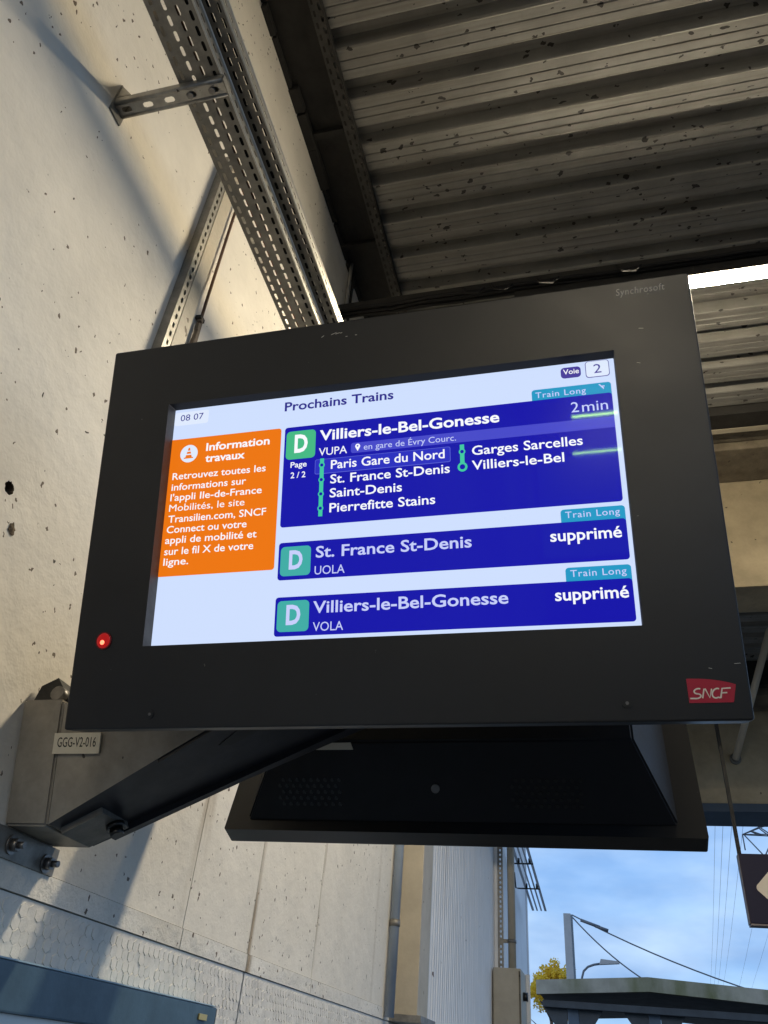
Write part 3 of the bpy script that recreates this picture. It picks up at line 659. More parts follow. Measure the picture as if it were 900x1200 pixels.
# --- what the screen shows (thin layers on the panel)
def z3(x, y): return 160 + x / 2.8125, 400 + y / 2.8125
def z4(x, y): return 460 + x / 2.8125, 400 + y / 2.8125
LAY = lambda k: DEP - .0005 * k - .0004
def panel(name, m, p_tl, p_br, r, k):
    u0, v1 = uv(*p_tl); u1, v0 = uv(*p_br); return flat(name, m, scr, rrect(u0, u1, v0, v1, r), LAY(k)), (u0, u1, v0, v1)
def words(s, m, pl, pr, capH, k=4, bold=0.0, **kw):
    u0, v0 = uv(*pl); u1, v1 = uv(*pr); return put_text('text_line', s, m, scr, u0, u1, (v0 + v1) / 2, capH, LAY(k), bold, **kw)
mm = lambda zpx: zpx / 2.8125 * .00133      # zoomed pixels -> metres on the screen
panel('clock_pill', 'ui_pill', z3(130, 238), z3(236, 268), .004, 1); words('08 07', 'ui_navy', z3(147, 265), z3(222, 258), .0105)
words('Prochains Trains', 'ui_navy', z3(490, 231), z3(848, 193), .0142, bold=.02)
# orange notice
u0 = -OU - .003; _, v1 = uv(*z3(300, 307)); u1, _ = uv(*z3(478, 300)); _, v0 = uv(*z3(300, 763))
flat('notice_panel', 'ui_orange', scr, rrect(u0, u1, v0, v1, (0, .005, .005, 0)), LAY(1))
cu, cv = uv(*z3(174, 371)); flat('icon_disc', 'ui_pill', scr, [(cu + .0165 * math.cos(k * math.pi / 16), cv + .0165 * math.sin(k * math.pi / 16)) for k in range(32)], LAY(2))
for q in ([(-.0088, -.0092), (.0088, -.0092), (.0088, -.0072), (-.0088, -.0072)], [(-.0062, -.0070), (.0062, -.0070), (.0050, -.0028), (-.0050, -.0028)], [(-.0042, -.0004), (.0042, -.0004), (.0032, .0034), (-.0032, .0034)], [(-.0025, .0056), (.0025, .0056), (.0012, .0108), (-.0012, .0108)]):
    flat('cone_icon', 'ui_orange', scr, [(cu + a, cv + b) for a, b in q], LAY(3))
words('Information', 'ui_text', z3(231, 362), z3(440, 341), .0122, bold=.022); words('travaux', 'ui_text', z3(228, 398), z3(358, 388), .0122, bold=.022)
for s, a, b in (('Retrouvez toutes les', (120, 458), (427, 430)), ('informations sur', (117, 493), (362, 473)), ("l'appli Ile-de-France", (113, 529), (414, 501)), ('Mobilités, le site', (109, 562), (357, 543)), ('Transilien.com, SNCF', (106, 598), (428, 575)), ('Connect ou votre', (101, 633), (364, 615)), ('appli de mobilité et', (96, 668), (397, 648)), ('sur le fil X de votre', (93, 705), (386, 687)), ('ligne.', (90, 739), (172, 737))):
    words(s, 'ui_text', z3(*a), z3(*b), .0108, bold=0 if 'M' in s else .009)
# train rows
def at(zf, *p): return uv(*zf(*p))
def row(pl_top, pr_top, pl_bot, pr_bot, tab, name):
    u0 = (uv(*pl_top)[0] + uv(*pl_bot)[0]) / 2; u1 = (uv(*pr_top)[0] + uv(*pr_bot)[0]) / 2
    v1 = (uv(*pl_top)[1] + uv(*pr_top)[1]) / 2; v0 = (uv(*pl_bot)[1] + uv(*pr_bot)[1]) / 2
    tu0 = uv(*tab[0])[0]; tv1 = uv(*tab[1])[1]
    flat('train_tab', 'ui_teal_tab', scr, rrect(tu0, u1, v1 - .004, tv1, (0, 0, .005, .005)), LAY(1))
    flat('train_panel', 'ui_blue', scr, rrect(u0, u1, v0, v1, .005), LAY(2)); return u0, u1, v0, v1
r1 = row(z3(490, 290), z4(722, 166), z3(475, 618), z4(760, 524), (z4(458, 166), z4(588, 148)), 0)
r2 = row(z3(473, 667), z4(770, 582), z3(463, 792), z4(782, 716), (z4(553, 557), z4(660, 548)), 0)
r3 = row(z3(460, 848), z4(789, 778), z3(453, 977), z4(805, 921), (z4(569, 748), z4(676, 741)), 0)
def fix_tabs():
    pass
words('Train Long', 'ui_lavender', z4(472, 189), z4(638, 173), .0086, bold=.004, space=1.1); words('Train Long', 'ui_lavender', z4(570, 582), z4(750, 574), .0086, bold=.004, space=1.1); words('Train Long', 'ui_lavender', z4(587, 776), z4(772, 769), .0086, bold=.004, space=1.1)
ku, kv = at(z4, 688, 150); flat('seat_icon', 'ui_lavender', scr, [(ku - .004, kv + .004), (ku - .002, kv + .004), (ku + .004, kv - .003), (ku + .003, kv - .005)], LAY(3)); flat('seat_icon', 'ui_lavender', scr, [(ku, kv + .001), (ku + .005, kv + .001), (ku + .005, kv - .0005), (ku, kv - .0005)], LAY(3))
def d_icon(p_tl, p_br, m, mt):
    o, (a, b, c, d) = panel('line_icon', m, p_tl, p_br, .007, 3); w_ = b - a; h_ = d - c
    put_text('line_letter', 'D', mt, scr, a + w_ * .29, a + w_ * .74, c + h_ * .24, h_ * .52, LAY(4), .035)
d_icon(z3(497, 301), z3(589, 383), 'ui_green', 'ui_text'); d_icon(z3(478, 680), z3(573, 770), 'ui_teal_d', 'ui_lavender'); d_icon(z3(467, 858), z3(567, 955), 'ui_teal_d', 'ui_lavender')
words('Villiers-le-Bel-Gonesse', 'ui_text', z3(605, 328), z4(353, 268), .0158, bold=.022)
words('VUPA', 'ui_text', z3(602, 378), z3(695, 371), .0118, bold=.002)
bu, bv1 = at(z3, 708, 337); _, bv0 = at(z3, 708, 370)
flat('location_band', 'ui_band', scr, rrect(bu, r1[1], bv0, bv1, (.004, 0, 0, .004)), LAY(3))
words('en gare de Évry Courc.', 'ui_lavender', z3(750, 360), z4(210, 328), .0092)
pu, pv = at(z3, 730, 351); flat('pin_icon', 'ui_text', scr, [(pu + .0042 * math.cos(R_(a)), pv + .0022 + .0042 * math.sin(R_(a))) for a in range(-30, 211, 20)] + [(pu, pv - .0065)], LAY(4)); flat('pin_icon', 'ui_band', scr, [(pu + .0015 * math.cos(R_(a)), pv + .0024 + .0015 * math.sin(R_(a))) for a in range(0, 360, 36)], LAY(5))
words('Page', 'ui_text', z3(509, 418), z3(562, 414), .0085, bold=.012); words('2 / 2', 'ui_text', z3(509, 453), z3(558, 449), .0088, bold=.012)
hu0, hv1 = at(z3, 590, 392); hu1, hv0 = at(z4, 192, 396); _, hvl = at(z3, 590, 440)
hv0 = hvl
flat('stop_highlight', 'ui_edge', scr, rrect(hu0, hu1, hv0, hv1, .003), LAY(3)); flat('stop_highlight', 'ui_blue_hi', scr, rrect(hu0 + .0008, hu1 - .0008, hv0 + .0008, hv1 - .0008, .0025), LAY(3.4))
def route(zf, top, bot, dots):
    u0, v1 = at(zf, *top); u1, v0 = at(zf, *bot); u = (u0 + u1) / 2
    flat('route_line', 'ui_line', scr, rrect(u - .0034, u + .0034, v0, v1), LAY(4))
    for x, y, r in dots:
        _, v = at(zf, x, y)
        flat('route_stop', 'ui_line', scr, [(u + r * math.cos(k * math.pi / 12), v + r * math.sin(k * math.pi / 12)) for k in range(24)], LAY(5)); flat('route_stop', 'ui_blue', scr, [(u + r * .55 * math.cos(k * math.pi / 12), v + r * .55 * math.sin(k * math.pi / 12)) for k in range(24)], LAY(6))
route(z3, (613, 388), (607, 578), ((612, 410, .0050), (611, 458, .0050), (609, 505, .0050), (608, 552, .0050)))
route(z4, (231, 342), (230, 425), ((230, 366, .0052), (231, 416, .0078)))
for s, a, b in (('Paris Gare du Nord', z3(642, 421), z4(173, 388)), ('St. France St-Denis', z3(640, 469), z4(190, 436)), ('Saint-Denis', z3(638, 516), z3(876, 496)), ('Pierrefitte Stains', z3(637, 567), z4(142, 535)), ('Garges Sarcelles', z4(263, 376), z4(628, 344)), ('Villiers-le-Bel', z4(263, 426), z4(567, 398))):
    words(s, 'ui_text', a, b, .0132, k=5, bold=.012)
words('2', 'ui_lavender', z4(590, 237), z4(615, 234), .0150, bold=.0); words('min', 'ui_lavender', z4(626, 234), z4(711, 226), .0150, bold=.0)
_, (va, vb, vc_, vd) = panel('platform_pill', 'ui_purple', z4(553, 90), z4(622, 117), .0058, 1); words('Voie', 'ui_text', z4(563, 112), z4(615, 107), .0076, bold=.008)
_, (va, vb, vc_, vd) = panel('platform_box', 'ui_purple', z4(633, 69), z4(717, 113), .005, 1); flat('platform_box', 'ui_pill', scr, rrect(va + .001, vb - .001, vc_ + .001, vd - .001, .0045), LAY(2)); words('2', 'ui_purple', z4(664, 107), z4(689, 105), .0135)
words('St. France St-Denis', 'ui_lavender', z3(592, 714), z4(262, 679), .0158, bold=.016); words('UOLA', 'ui_lavender', z3(588, 771), z3(687, 763), .0120)
words('Villiers-le-Bel-Gonesse', 'ui_lavender', z3(583, 895), z4(383, 866), .0158, bold=.016); words('VOLA', 'ui_lavender', z3(582, 957), z3(682, 951), .0120)
words('supprimé', 'ui_text', z4(521, 662), z4(757, 646), .0150, bold=.016); words('supprimé', 'ui_text', z4(537, 858), z4(780, 843), .0150, bold=.016)

# ------------------------------------------------------------------ wall bracket between the two displays
br = thing('wall_bracket', 'grey wedge shaped steel bracket bolted to the wall carrying both screens', 'bracket', (0, 0, 0))
T_ = math.tan(TILT); YC = 1.325; ZB = 1.962; HB = 0.078
def yf(z): return YC - HB - (z - ZB) * T_
def yb(z): return YC + HB + (z - ZB) * T_
XP = -0.943; zt_ = 2.172
bm = bmesh.new(); hexa(bm, [(XW + .001, yf(ZB), ZB), (XP, yf(ZB), ZB), (XP, yb(ZB), ZB), (XW + .001, yb(ZB), ZB), (XW + .001, yf(zt_), zt_), (XP, yf(zt_), zt_), (XP, yb(zt_), zt_), (XW + .001, yb(zt_), zt_)])
bmesh.ops.bevel(bm, geom=bm.edges[:], offset=.004, segments=2, affect='EDGES'); mesh_obj('post', bm, 'bracket_paint', br)
# arm: tapered box beam whose underside climbs away from the wall
SL = 0.52
def zb(x): return ZB + .002 + (x - XP) * SL
def arm_sec(x, inset=.003, ztop=2.42):
    z = min(zb(x), 2.34); return [(x, yf(z) + inset, z), (x, yb(z) - inset, z), (x, yb(ztop) - inset, ztop), (x, yf(ztop) + inset, ztop)]
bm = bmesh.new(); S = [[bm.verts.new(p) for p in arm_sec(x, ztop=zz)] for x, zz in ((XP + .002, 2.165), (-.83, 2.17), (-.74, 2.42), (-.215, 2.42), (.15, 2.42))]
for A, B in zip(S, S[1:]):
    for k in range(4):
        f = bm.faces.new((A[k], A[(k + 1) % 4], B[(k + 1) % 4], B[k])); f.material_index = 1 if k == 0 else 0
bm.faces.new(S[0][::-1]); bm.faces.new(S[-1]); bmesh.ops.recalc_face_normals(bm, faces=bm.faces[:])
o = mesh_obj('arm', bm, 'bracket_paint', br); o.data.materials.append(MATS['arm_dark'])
dv = Vector((1, 0, SL)).normalized(); dn = Vector((SL, 0, -1)).normalized()
def under(x, y): return Vector((x, y, zb(x)))
def slab(name, m, pts, th): 
    bm = bmesh.new(); prism(bm, pts, dn * th); bmesh.ops.recalc_face_normals(bm, faces=bm.faces[:]); return mesh_obj(name, bm, m, br)
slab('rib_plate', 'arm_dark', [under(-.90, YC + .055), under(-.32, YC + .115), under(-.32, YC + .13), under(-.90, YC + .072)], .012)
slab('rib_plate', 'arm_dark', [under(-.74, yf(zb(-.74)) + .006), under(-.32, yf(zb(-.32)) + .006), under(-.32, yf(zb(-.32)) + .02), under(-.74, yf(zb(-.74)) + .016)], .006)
slab('slot_recess', 'screw_black', [under(-.655, YC - .055), under(-.56, YC - .10), under(-.40, YC - .11), under(-.40, YC - .045), under(-.64, YC - .035)], .0015)
cl = slab('clamp_block', 'galv_dull', [under(-.936, YC - .045), under(-.865, YC - .045), under(-.865, YC + .05), under(-.936, YC + .05)], .012)
c = under(-.872, YC + .015) + dn * .012
bm = bmesh.new(); tube(bm, [c, c + dn * .010], .017, 18); tube(bm, [c + dn * .0101, c + dn * .022], .012, 6); mesh_obj('clamp_bolt', bm, 'screw_black', br)
# top knuckle on the post
zk = zt_ + .001
bm = bmesh.new(); hexa(bm, [(XW + .006, yf(zk) + .02, zk), (XP - .004, yf(zk) + .03, zk), (XP - .004, yf(zk) + .12, zk), (XW + .006, yf(zk) + .12, zk), (XW + .012, yf(zk) + .022, zk + .035), (XP - .05, yf(zk) + .03, zk + .055), (XP - .05, yf(zk) + .10, zk + .055), (XW + .012, yf(zk) + .10, zk + .035)])
mesh_obj('knuckle', bm, 'dark_steel', br)
bm = bmesh.new(); kc = Vector((XP - .028, yf(zk) + .012, zk + .016)); tube(bm, [kc, kc + Vector((0, .03, 0))], .014, 12); mesh_obj('knuckle_bolt', bm, 'bolt_steel', br)
# wall plate with two bolts below the post
b1, b2 = onX(9, 990, XW), onX(49, 1012, XW)
bm = bmesh.new(); bx(bm, XW + .001, XW + .008, b1.y - .06, b2.y + .032, b1.z - .024, ZB - .002, .0015); mesh_obj('wall_plate', bm, 'galv_dull', br)
for b in (b1, b2):
    bm = bmesh.new(); tube(bm, [(XW + .0085, b.y, b.z), (XW + .0115, b.y, b.z)], .0165, 18); w_ = mesh_obj('washer', bm, 'bolt_steel', br)
    bm = bmesh.new(); tube(bm, [(XW + .012, b.y, b.z), (XW + .024, b.y, b.z)], .0115, 6); tube(bm, [(XW + .0241, b.y, b.z), (XW + .036, b.y, b.z)], .006, 10); mesh_obj('nut', bm, 'bolt_steel', w_)
# identification plate
def on_plane(px, py, off):        # plane of the bracket front face, moved out by off
    n = Vector((0, math.cos(TILT), math.sin(TILT))); p = Vector((0, yf(ZB), ZB)) - n * off; r = ray(px, py); return CAM + r * ((p - CAM).dot(n) / r.dot(n))
q = [on_plane(62, 882, .004), on_plane(116, 883, .004), on_plane(118, 859, .004), on_plane(64, 857, .004)]
zlo = (q[0].z + q[1].z) / 2; zhi = (q[2].z + q[3].z) / 2; xa, xb = (q[0].x + q[3].x) / 2, (q[1].x + q[2].x) / 2
n_ = Vector((0, math.cos(TILT), math.sin(TILT)))
ipl = thing('identification_plate', 'cream plate reading GGG-V2-016 on the wall bracket', 'plate', (xa, yf(zlo), zlo) , (TILT, 0, 0))
hh = (zhi - zlo) / math.cos(TILT)
box('plate', 'label_cream', ipl, 0, xb - xa, -.0045, -.0005, 0, hh, .0006)
put_text('lettering', 'GGG-V2-016', 'print_black', ipl, (xb - xa) * .09, (xb - xa) * .92, hh * .33, hh * .40, -.0049, .004)

# ------------------------------------------------------------------ poster case low on the wall
pcs = thing('poster_case', 'teal framed poster case on the wall below the hexagon band', 'poster case', (XW, 0, 0))
e1 = onX(255, 1181, XW + .06)
ztop = onX(120, 1150, XW + .06).z
box('header_panel', 'teal_paint', pcs, .0, .058, .2, e1.y, ztop - .072, ztop, .003)
box('top_trim', 'teal_light', pcs, .002, .0595, .2, e1.y - .012, ztop + .0005, ztop + .0035, .001)
box('end_cap', 'screw_black', pcs, .003, .057, e1.y + .0005, e1.y + .007, ztop - .9, ztop - .002, .002)
box('poster_sheet', 'poster', pcs, .01, .045, .21, e1.y - .03, ztop - .9, ztop - .0725)
box('frame_rail', 'teal_paint', pcs, .005, .056, e1.y - .029, e1.y, ztop - .9, ztop - .073, .002)
box('frame_rail', 'teal_paint', pcs, .005, .056, .2, e1.y, ztop - .97, ztop - .901, .002)
lp = onX(237, 1192, XW + .06)
box('latch', 'brass', pcs, .0585, .063, lp.y - .022, lp.y + .022, lp.z - .0065, lp.z + .0065, .001)

# ------------------------------------------------------------------ column, pipes, junction box on the far wall
colm = thing('wall_column', 'beige steel column standing on the ledge against the wall', 'column', (XW, 0, 0))
ca = onX(472, 1000, XW + .02); YCL = 4.30
xr = onY(497, 1000, YCL).x - XW; xl = onY(470, 1000, YCL).x - XW
zf_ = 1.90
box('front_flange', 'beige_paint', colm, .0, xr, YCL, YCL + .02, zf_, 4.128, .003)
box('web', 'beige_paint', colm, .03, xr - .01, YCL + .021, YCL + .30, zf_, 4.128)
box('edge_lip', 'beige_paint', colm, -.001, .016, YCL - .03, YCL - .0005, zf_, 4.128, .002)
box('base_plate', 'galv_dull', colm, .0, xr + .03, YCL - .05, YCL + .32, ZH + .001, zf_ - .0005, .003)
dp = thing('down_pipe', 'narrow blue grey pipe beside the beige column', 'pipe', (0, 0, 0))
pa = onX(462, 1000, XW + .03)
tube_obj('pipe', 'pipe_blue', dp, [(XW + .03, 4.14, ZH + .01), (XW + .03, 4.14, 5.0)], .022, 14)
for zz in (2.25, 2.75, 3.6): 
    bm = bmesh.new(); tube(bm, [(XW + .03, 4.14, zz), (XW + .03, 4.14, zz + .03)], .026, 14); bx(bm, XW + .0215, XW + .03, 4.135, 4.145, zz, zz + .03); mesh_obj('pipe_clamp', bm, 'galv_dull', dp)
jb = thing('junction_box', 'beige metal junction box on the far wall under the pipe', 'box', (XW, 8.0, 0))
ja, jbp = onY(575, 1133, 8.0), onY(610, 1133, 8.0)
jx = jbp.x - XW
box('case', 'beige_paint', jb, .022, jx, 0, .5, 1.75, ja.z, .008); box('back_plate', 'cladding', jb, .0215, jx + .035, .501, .53, 1.7, ja.z + .01, .003)
box('door_edge', 'ledge_concrete', jb, jx - .018, jx - .004, -.004, -.0005, 1.77, ja.z - .02, .001)
bm = bmesh.new(); tube(bm, [(jx + .0005, .2, 2.33), (jx + .04, .2, 2.33)], .035, 14); mesh_obj('round_knob', bm, 'screw_black', jb)
rp_ = thing('riser_pipe', 'beige vertical pipe rising above the junction box', 'pipe', (0, 0, 0))
tube_obj('pipe', 'beige_paint', rp_, [(XW + .17, 8.22, ja.z + .001), (XW + .17, 8.22, 4.9)], .036, 14)
for zz in (2.75, 3.62):
    bm = bmesh.new(); tube(bm, [(XW + .17, 8.22, zz), (XW + .17, 8.22, zz + .03)], .041, 14); bx(bm, XW + .008, XW + .132, 8.21, 8.23, zz, zz + .03); mesh_obj('pipe_clamp', bm, 'galv_dull', rp_)
rt_ = thing('riser_tray', 'dark slotted upright tray beside the beige pipe', 'cable tray', (XW + .065, 8.2, ja.z + .002))
bm = bmesh.new(); slotted(bm, 52, 1, .042, .05, .022, .018, lambda u, q: Vector((u - .02, 0, q)), stagger=False); sheet(mesh_obj('slotted_face', bm, 'galv_dull', rt_), .002)
box('side_rail', 'galv_dull', rt_, -.0225, -.0205, 0, .05, 0, 2.18); box('side_rail', 'cladding', rt_, -.056, -.023, .0, .04, 0, 2.18, .004)
for zz in (.2, .9, 1.6): box('fixing', 'galv_dull', rt_, -.062, -.057, -.006, .02, zz, zz + .03)
# tray of parallel strips outside, on two arms from the wall
lt_ = thing('outdoor_tray', 'four strip outdoor cable ladder sloping along the end wall', 'cable ladder', (0, 0, 0))
A0 = onY(609, 992, 9.0); A1 = onY(632, 1067, 11.1)
dirv = (A1 - A0)
for k in range(4):
    off = Vector((.052 * (k - 1.5), 0, .0)); w_ = .014 if k in (0, 3) else .009
    bm = bmesh.new(); P0 = A0 - dirv * .6 + off; P1 = A1 + off
    prism(bm, [P0 + Vector((-w_, 0, -.005)), P0 + Vector((w_, 0, -.005)), P0 + Vector((w_, 0, .005)), P0 + Vector((-w_, 0, .005))], P1 - P0); bmesh.ops.recalc_face_normals(bm, faces=bm.faces[:]); mesh_obj('strip', bm, 'strip_pale', lt_)
for yy in (9.4, 10.2):
    k = (yy - A0.y) / dirv.y; c = A0 + dirv * k
    bm = bmesh.new(); tube(bm, [(XW + .006, yy, c.z + (.14 if yy > 10 else -.08)), (XW + .02, yy, c.z - .03), (XW + .05, yy, c.z - .035), (c.x + .1, yy, c.z - .035)], .008, 8); mesh_obj('support_arm', bm, 'dark_steel', lt_)
    for k in (-1, 1): 
        bm = bmesh.new(); tube(bm, [(c.x + .06 * k, yy, c.z - .036), (c.x + .06 * k, yy, c.z + .02)], .014, 6); mesh_obj('clamp', bm, 'dark_steel', lt_)

# ------------------------------------------------------------------ hanging sign and diagonal brace on the right
YS = 6.0
sg = thing('hanging_sign', 'dark navy hanging sign with a cream diamond on a thin rod', 'sign', (0, YS, 0))
q0, q1, q2 = onY(866, 1000, YS), onY(879, 1082, YS), onY(843, 860, YS)
xs0 = (q0.x + q1.x) / 2; sw_ = .62
bm = bmesh.new(); bx(bm, xs0, xs0 + sw_, 0, .09, q1.z, q0.z, .006); mesh_obj('sign_box', bm, 'sign_navy', sg)
box('edge_strip', 'sign_edge', sg, xs0 - .004, xs0 - .0005, .005, .085, q1.z, q0.z, .001); box('bottom_strip', 'sign_edge', sg, xs0, xs0 + sw_, .002, .088, q1.z - .012, q1.z - .0005, .002)
dl = onY(884, 1036, YS); dr_ = (q0.z - q1.z) * .44; dc = (dl.x + dr_ * 1.05, (q0.z + q1.z) / 2 + .0)
pts = []
for k in range(4):
    a = R_(180 + 90 * k); cx, cz = dc[0] + dr_ * math.cos(a) * .86, dc[1] + dr_ * math.sin(a) * .86
    for j in range(-4, 5): pts.append((cx + dr_ * .14 * math.cos(a + R_(j * 11)), cz + dr_ * .14 * math.sin(a + R_(j * 11))))
bm = bmesh.new(); prism(bm, [(x, -.003, z) for x, z in pts], (0, .0025, 0)); bmesh.ops.recalc_face_normals(bm, faces=bm.faces[:]); mesh_obj('diamond_mark', bm, 'sign_cream', sg)
for x in (xs0 + .012, xs0 + sw_ - .03): box('hanger_rod', 'dark_steel', sg, x - .012, x + .012, .03, .055, q0.z + .0005, 5.02)
bp_ = thing('brace_pipe', 'pale diagonal brace pipe reaching the outer concrete beam', 'pipe', (0, 0, 0))
e0 = onY(862, 889, 7.61); e1_ = onY(901, 742, 6.55)
tube_obj('pipe', 'sign_cream', bp_, [e0, e0 + (e1_ - e0) * 1.06], .030, 12); 
bm = bmesh.new(); tube(bm, [e0, e0 + Vector((0, .018, 0))], .05, 12); mesh_obj('end_plate', bm, 'galv_dull', bp_)

# ------------------------------------------------------------------ across the tracks
YF = 27.0
k0, k1, k2 = onY(628, 1148, YF), onY(759, 1145, YF), onY(900, 1160, YF)
fc = thing('platform_canopy', 'low gabled platform canopy with mossy concrete fascia across the tracks', 'canopy', (0, YF, 0))
xl_, xm_, zl_, zm_ = k0.x, k1.x, k0.z, k1.z; slope_ = (zm_ - zl_) / (xm_ - xl_); xr_ = 2 * xm_ - xl_ + 2.5; zr_ = zm_ - (xr_ - xm_) * max(.03, (zm_ - k2.z) / (k2.x - xm_))
fh = .36
bm = bmesh.new(); prism(bm, [(xl_, 0, zl_ - fh), (xm_, 0, zm_ - fh), (xr_, 0, zr_ - fh), (xr_, 0, zr_), (xm_, 0, zm_), (xl_, 0, zl_)], (0, .25, 0)); bmesh.ops.recalc_face_normals(bm, faces=bm.faces[:]); mesh_obj('fascia', bm, 'moss_fascia', fc)
bm = bmesh.new(); prism(bm, [(xl_ + .1, .251, zl_ - .35), (xm_, .251, zm_ - .35), (xr_ - .1, .251, zr_ - .35), (xr_ - .1, .251, zr_ - .1), (xm_, .251, zm_ - .1), (xl_ + .1, .251, zl_ - .1)], (0, 9, 0)); bmesh.ops.recalc_face_normals(bm, faces=bm.faces[:]); mesh_obj('roof', bm, 'canopy_dark', fc)
box('edge_beam', 'canopy_dark', fc, xl_ + .15, xr_ - .15, .3, .55, zl_ - fh - .28, zl_ - fh - .10, .02)
for x in (xl_ + 1.0, xm_ + .1, xr_ - 1.6):
    box('post', 'canopy_blue', fc, x - .16, x + .16, .6, .92, -1.0, zl_ - fh - .15, .02)
    bm = bmesh.new(); prism(bm, [(x - .95, .6, zl_ - fh - .13), (x - .17, .6, zl_ - fh - 1.2), (x - .17, .6, zl_ - fh - .13)], (0, .12, 0)); prism(bm, [(x + .95, .6, zl_ - fh - .13), (x + .17, .6, zl_ - fh - 1.2), (x + .17, .6, zl_ - fh - .13)], (0, .12, 0)); bmesh.ops.recalc_face_normals(bm, faces=bm.faces[:]); mesh_obj('bracket_gusset', bm, 'canopy_dark', fc)
box('back_wall', 'canopy_dark', fc, xl_ + .4, xr_ - .4, 6.2, 6.4, -1.0, zl_ - .95)
fbld = thing('far_building', 'pale low building glimpsed beneath the far canopy', 'building', (0, 60, 0))
box('facade', 'far_facade', fbld, -9.5, 20, 0, 8, -1, 4.7); box('roof', 'canopy_dark', fbld, -9.8, 20.3, -.3, 8.3, 4.701, 5.0)
for k in range(8): box('window', 'canopy_blue', fbld, -8.6 + k * 3.4, -7.0 + k * 3.4, -.04, -.001, 1.6, 3.4)

def far_pt(px, py, Y): return onY(px, py, Y)
ms = thing('catenary_mast', 'grey concrete mast with two guy wires above the far canopy', 'mast', (0, 0, 0))
m0 = far_pt(664.5, 1071, 42); 
bm = bmesh.new(); bx(bm, m0.x - .17, m0.x + .17, 41.8, 42.2, -1.0, m0.z, .03); mesh_obj('shaft', bm, 'mast', ms)
bm = bmesh.new(); bx(bm, m0.x + .176, m0.x + .25, 41.95, 42.05, m0.z - 3.4, m0.z - .02, .01); mesh_obj('cable_duct', bm, 'mast', ms)
for (a, b) in (((669, 1073), (763, 1152)), ((670, 1072), (905, 1167))):
    s, e = far_pt(*a, 42), far_pt(*b, 42); e = e + (e - s) * .05
    pts = [s + (e - s) * (k / 10) - Vector((0, 0, .25 * 4 * (k / 10) * (1 - k / 10))) for k in range(11)]
    tube_obj('guy_wire', 'wire', ms, pts, .032, 6)
for k, ln in ((.06, .8), (.14, .5)):
    s, e = far_pt(670, 1072, 42), far_pt(905, 1167, 42); c = s + (e - s) * k; bm = bmesh.new(); tube(bm, [c - Vector((.1, 0, .04)), c + (e - s).normalized() * ln - Vector((0, 0, .05))], .075, 6); mesh_obj('insulator', bm, 'wire', ms)
slp = thing('street_lamp', 'grey street lamp with curved arm above the far canopy', 'lamp', (0, 0, 0))
YL = 48
pts = [far_pt(682, 1300, YL)] + [far_pt(x, y, YL) for x, y in ((682, 1146), (684, 1138), (689, 1133), (696, 1130.5), (703, 1129.5))]
pts[0].z = -1.0; pts[0].x = pts[1].x
tube_obj('pole', 'wire', slp, pts, .055, 8)
h0, h1 = far_pt(702, 1128, YL), far_pt(726, 1128.5, YL)
bm = bmesh.new(); prism(bm, [h0 + Vector((0, -.12, -.1)), h1 + Vector((0, -.12, -.04)), h1 + Vector((0, -.12, .06)), h0 + Vector((.1, -.12, .16))], (0, .3, 0)); bmesh.ops.recalc_face_normals(bm, faces=bm.faces[:]); mesh_obj('lamp_head', bm, 'mast', slp)

# overhead wires running off along the tracks
wd = ray(826, 1289); wd = Vector((wd.x, wd.y, 0)).normalized()
for i, (px, py) in enumerate(((846, 962), (856, 965), (868, 978), (880, 1085), (899, 1092), (837, 962))):
    h_ = 9.0 + (i % 3) * .5; s = onZ(px, py, h_) ; pts = [s + wd * d - Vector((0, 0, .5 * math.sin(min(1, (d + 8) / 70) * math.pi))) for d in (-8, 0, 8, 20, 35, 50, 62, 110)]
    w_ = tube_obj('overhead_wire', 'wire', None, pts, .0055, 6); tag(w_, 'thin overhead wire crossing the sky above the tracks', 'wire', 'overhead wires above the tracks')
# lattice pylon whose arm tip shows beside the sign
YP = 95
tip = far_pt(870, 978, YP); pb = far_pt(925, 985, YP)
py_ = thing('power_pylon', 'distant steel lattice pylon with a cross arm beside the sign', 'pylon', (pb.x, YP, -1))
def latt(name, segs, r):
    bm = bmesh.new()
    for a, b in segs: tube(bm, [a, b], r, 5)
    mesh_obj(name, bm, 'wire', py_)
zt2 = tip.z + 1; ax = tip.x - pb.x
leg = []; 
for k in range(9):
    z0_, z1_ = zt2 * 1.15 * k / 9, zt2 * 1.15 * (k + 1) / 9; w0, w1 = 2.4 * (1 - k / 10), 2.4 * (1 - (k + 1) / 10)
    for sx, sy in ((1, 1), (1, -1), (-1, 1), (-1, -1)): leg.append(((sx * w0, sy * w0, z0_), (sx * w1, sy * w1, z1_)))
    leg += [((-w0, -w0, z0_), (w1, -w1, z1_)), ((w0, -w0, z0_), (-w1, -w1, z1_)), ((-w0, w0, z0_), (w1, w1, z1_))]
latt('tower_body', leg, .10)
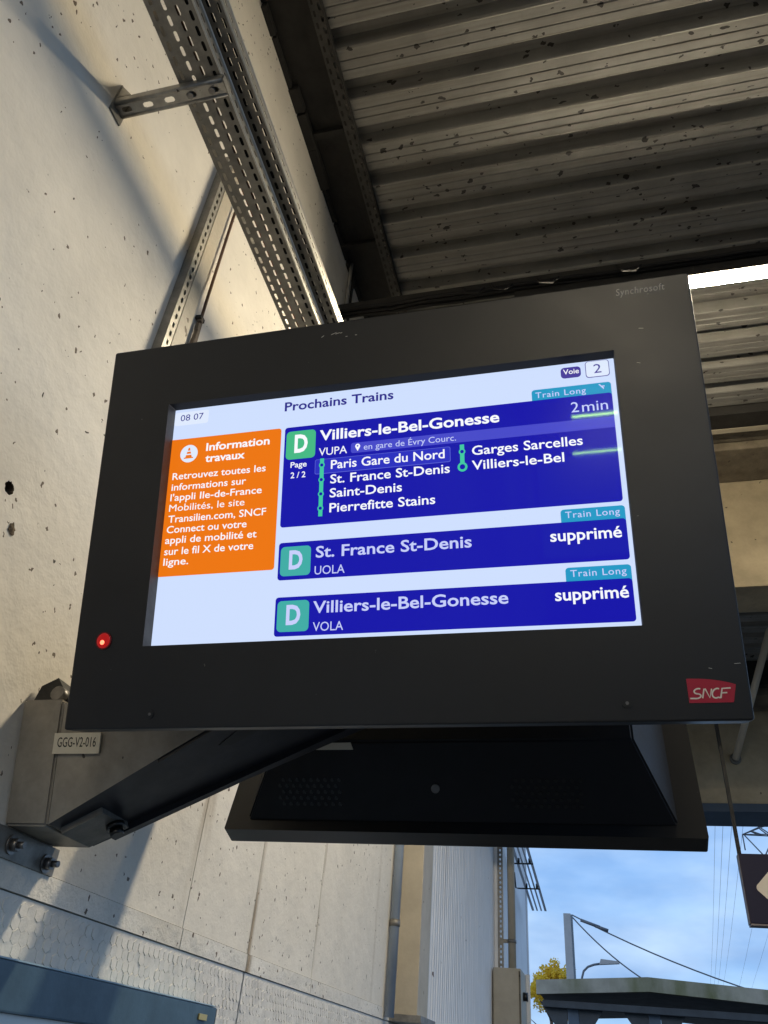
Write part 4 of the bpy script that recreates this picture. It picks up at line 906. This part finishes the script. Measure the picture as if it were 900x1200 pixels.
for sx in (1, -1):
    ca_ = []
    for k in range(5):
        f0, f1 = k / 5, (k + 1) / 5; a, b = ax * sx * -1 * -1, 0
        x0_, x1_ = ax * sx * f0, ax * sx * f1
        for yy in (-.6, .6):
            ca_ += [((x0_, yy * (1 - f0), zt2), (x1_, yy * (1 - f1), zt2)), ((x0_, yy * (1 - f0), zt2 + 1.9 * (1 - f0)), (x1_, yy * (1 - f1), zt2 + 1.9 * (1 - f1))), ((x0_, yy * (1 - f0), zt2), (x1_, yy * (1 - f1), zt2 + 1.9 * (1 - f1)))]
    ca_ += [((ax * sx, 0, zt2), (ax * sx, 0, zt2 - 1.6)), ((ax * sx * .97, 0, zt2), (ax * sx * .6, 0, zt2 - 2.2)), ((ax * sx * .6, 0, zt2 - 2.2), (ax * sx * .3, 0, zt2))]
    latt('cross_arm', ca_, .07)

# yellow autumn tree
tc_ = far_pt(645, 1150, 70)
tree = thing('autumn_tree', 'yellow autumn tree between end wall and mast', 'tree', (tc_.x, 70, -1))
hz = tc_.z + 1
bm = bmesh.new(); tube(bm, [(0, 0, 0), (.1, .05, hz * .4), (-.05, 0, hz * .75), (.05, 0, hz + .3)], .28, 8, r2=.05)
for k in range(12):
    a = k * 2.4; z_ = hz * (.45 + .04 * k); tube(bm, [(0, 0, z_), (math.cos(a) * .9, math.sin(a) * .9, z_ + .7), (math.cos(a) * 1.7, math.sin(a) * 1.7, z_ + 1.3)], .08, 5, r2=.015)
mesh_obj('trunk', bm, 'bark', tree)
bm = bmesh.new(); rng = random.Random(3)
clumps = [(rng.gauss(0, .62), rng.gauss(0, .62), hz + rng.gauss(-.3, .55), rng.uniform(.3, .6)) for _ in range(70)]
for cx, cy, cz, cr in clumps:
    for _ in range(110):
        d = Vector((rng.gauss(0, 1), rng.gauss(0, 1), rng.gauss(0, 1))).normalized() * cr * rng.random() ** .4
        p = Vector((cx, cy, cz)) + d; u_ = Vector((rng.gauss(0, 1), rng.gauss(0, 1), rng.gauss(0, 1))).normalized(); v_ = u_.orthogonal().normalized(); s = rng.uniform(.07, .15)
        bm.faces.new([bm.verts.new(p + q) for q in (u_ * s, v_ * s * .6, -u_ * s, -v_ * s * .6)])
o = mesh_obj('crown', bm, 'leaf_yellow', tree)
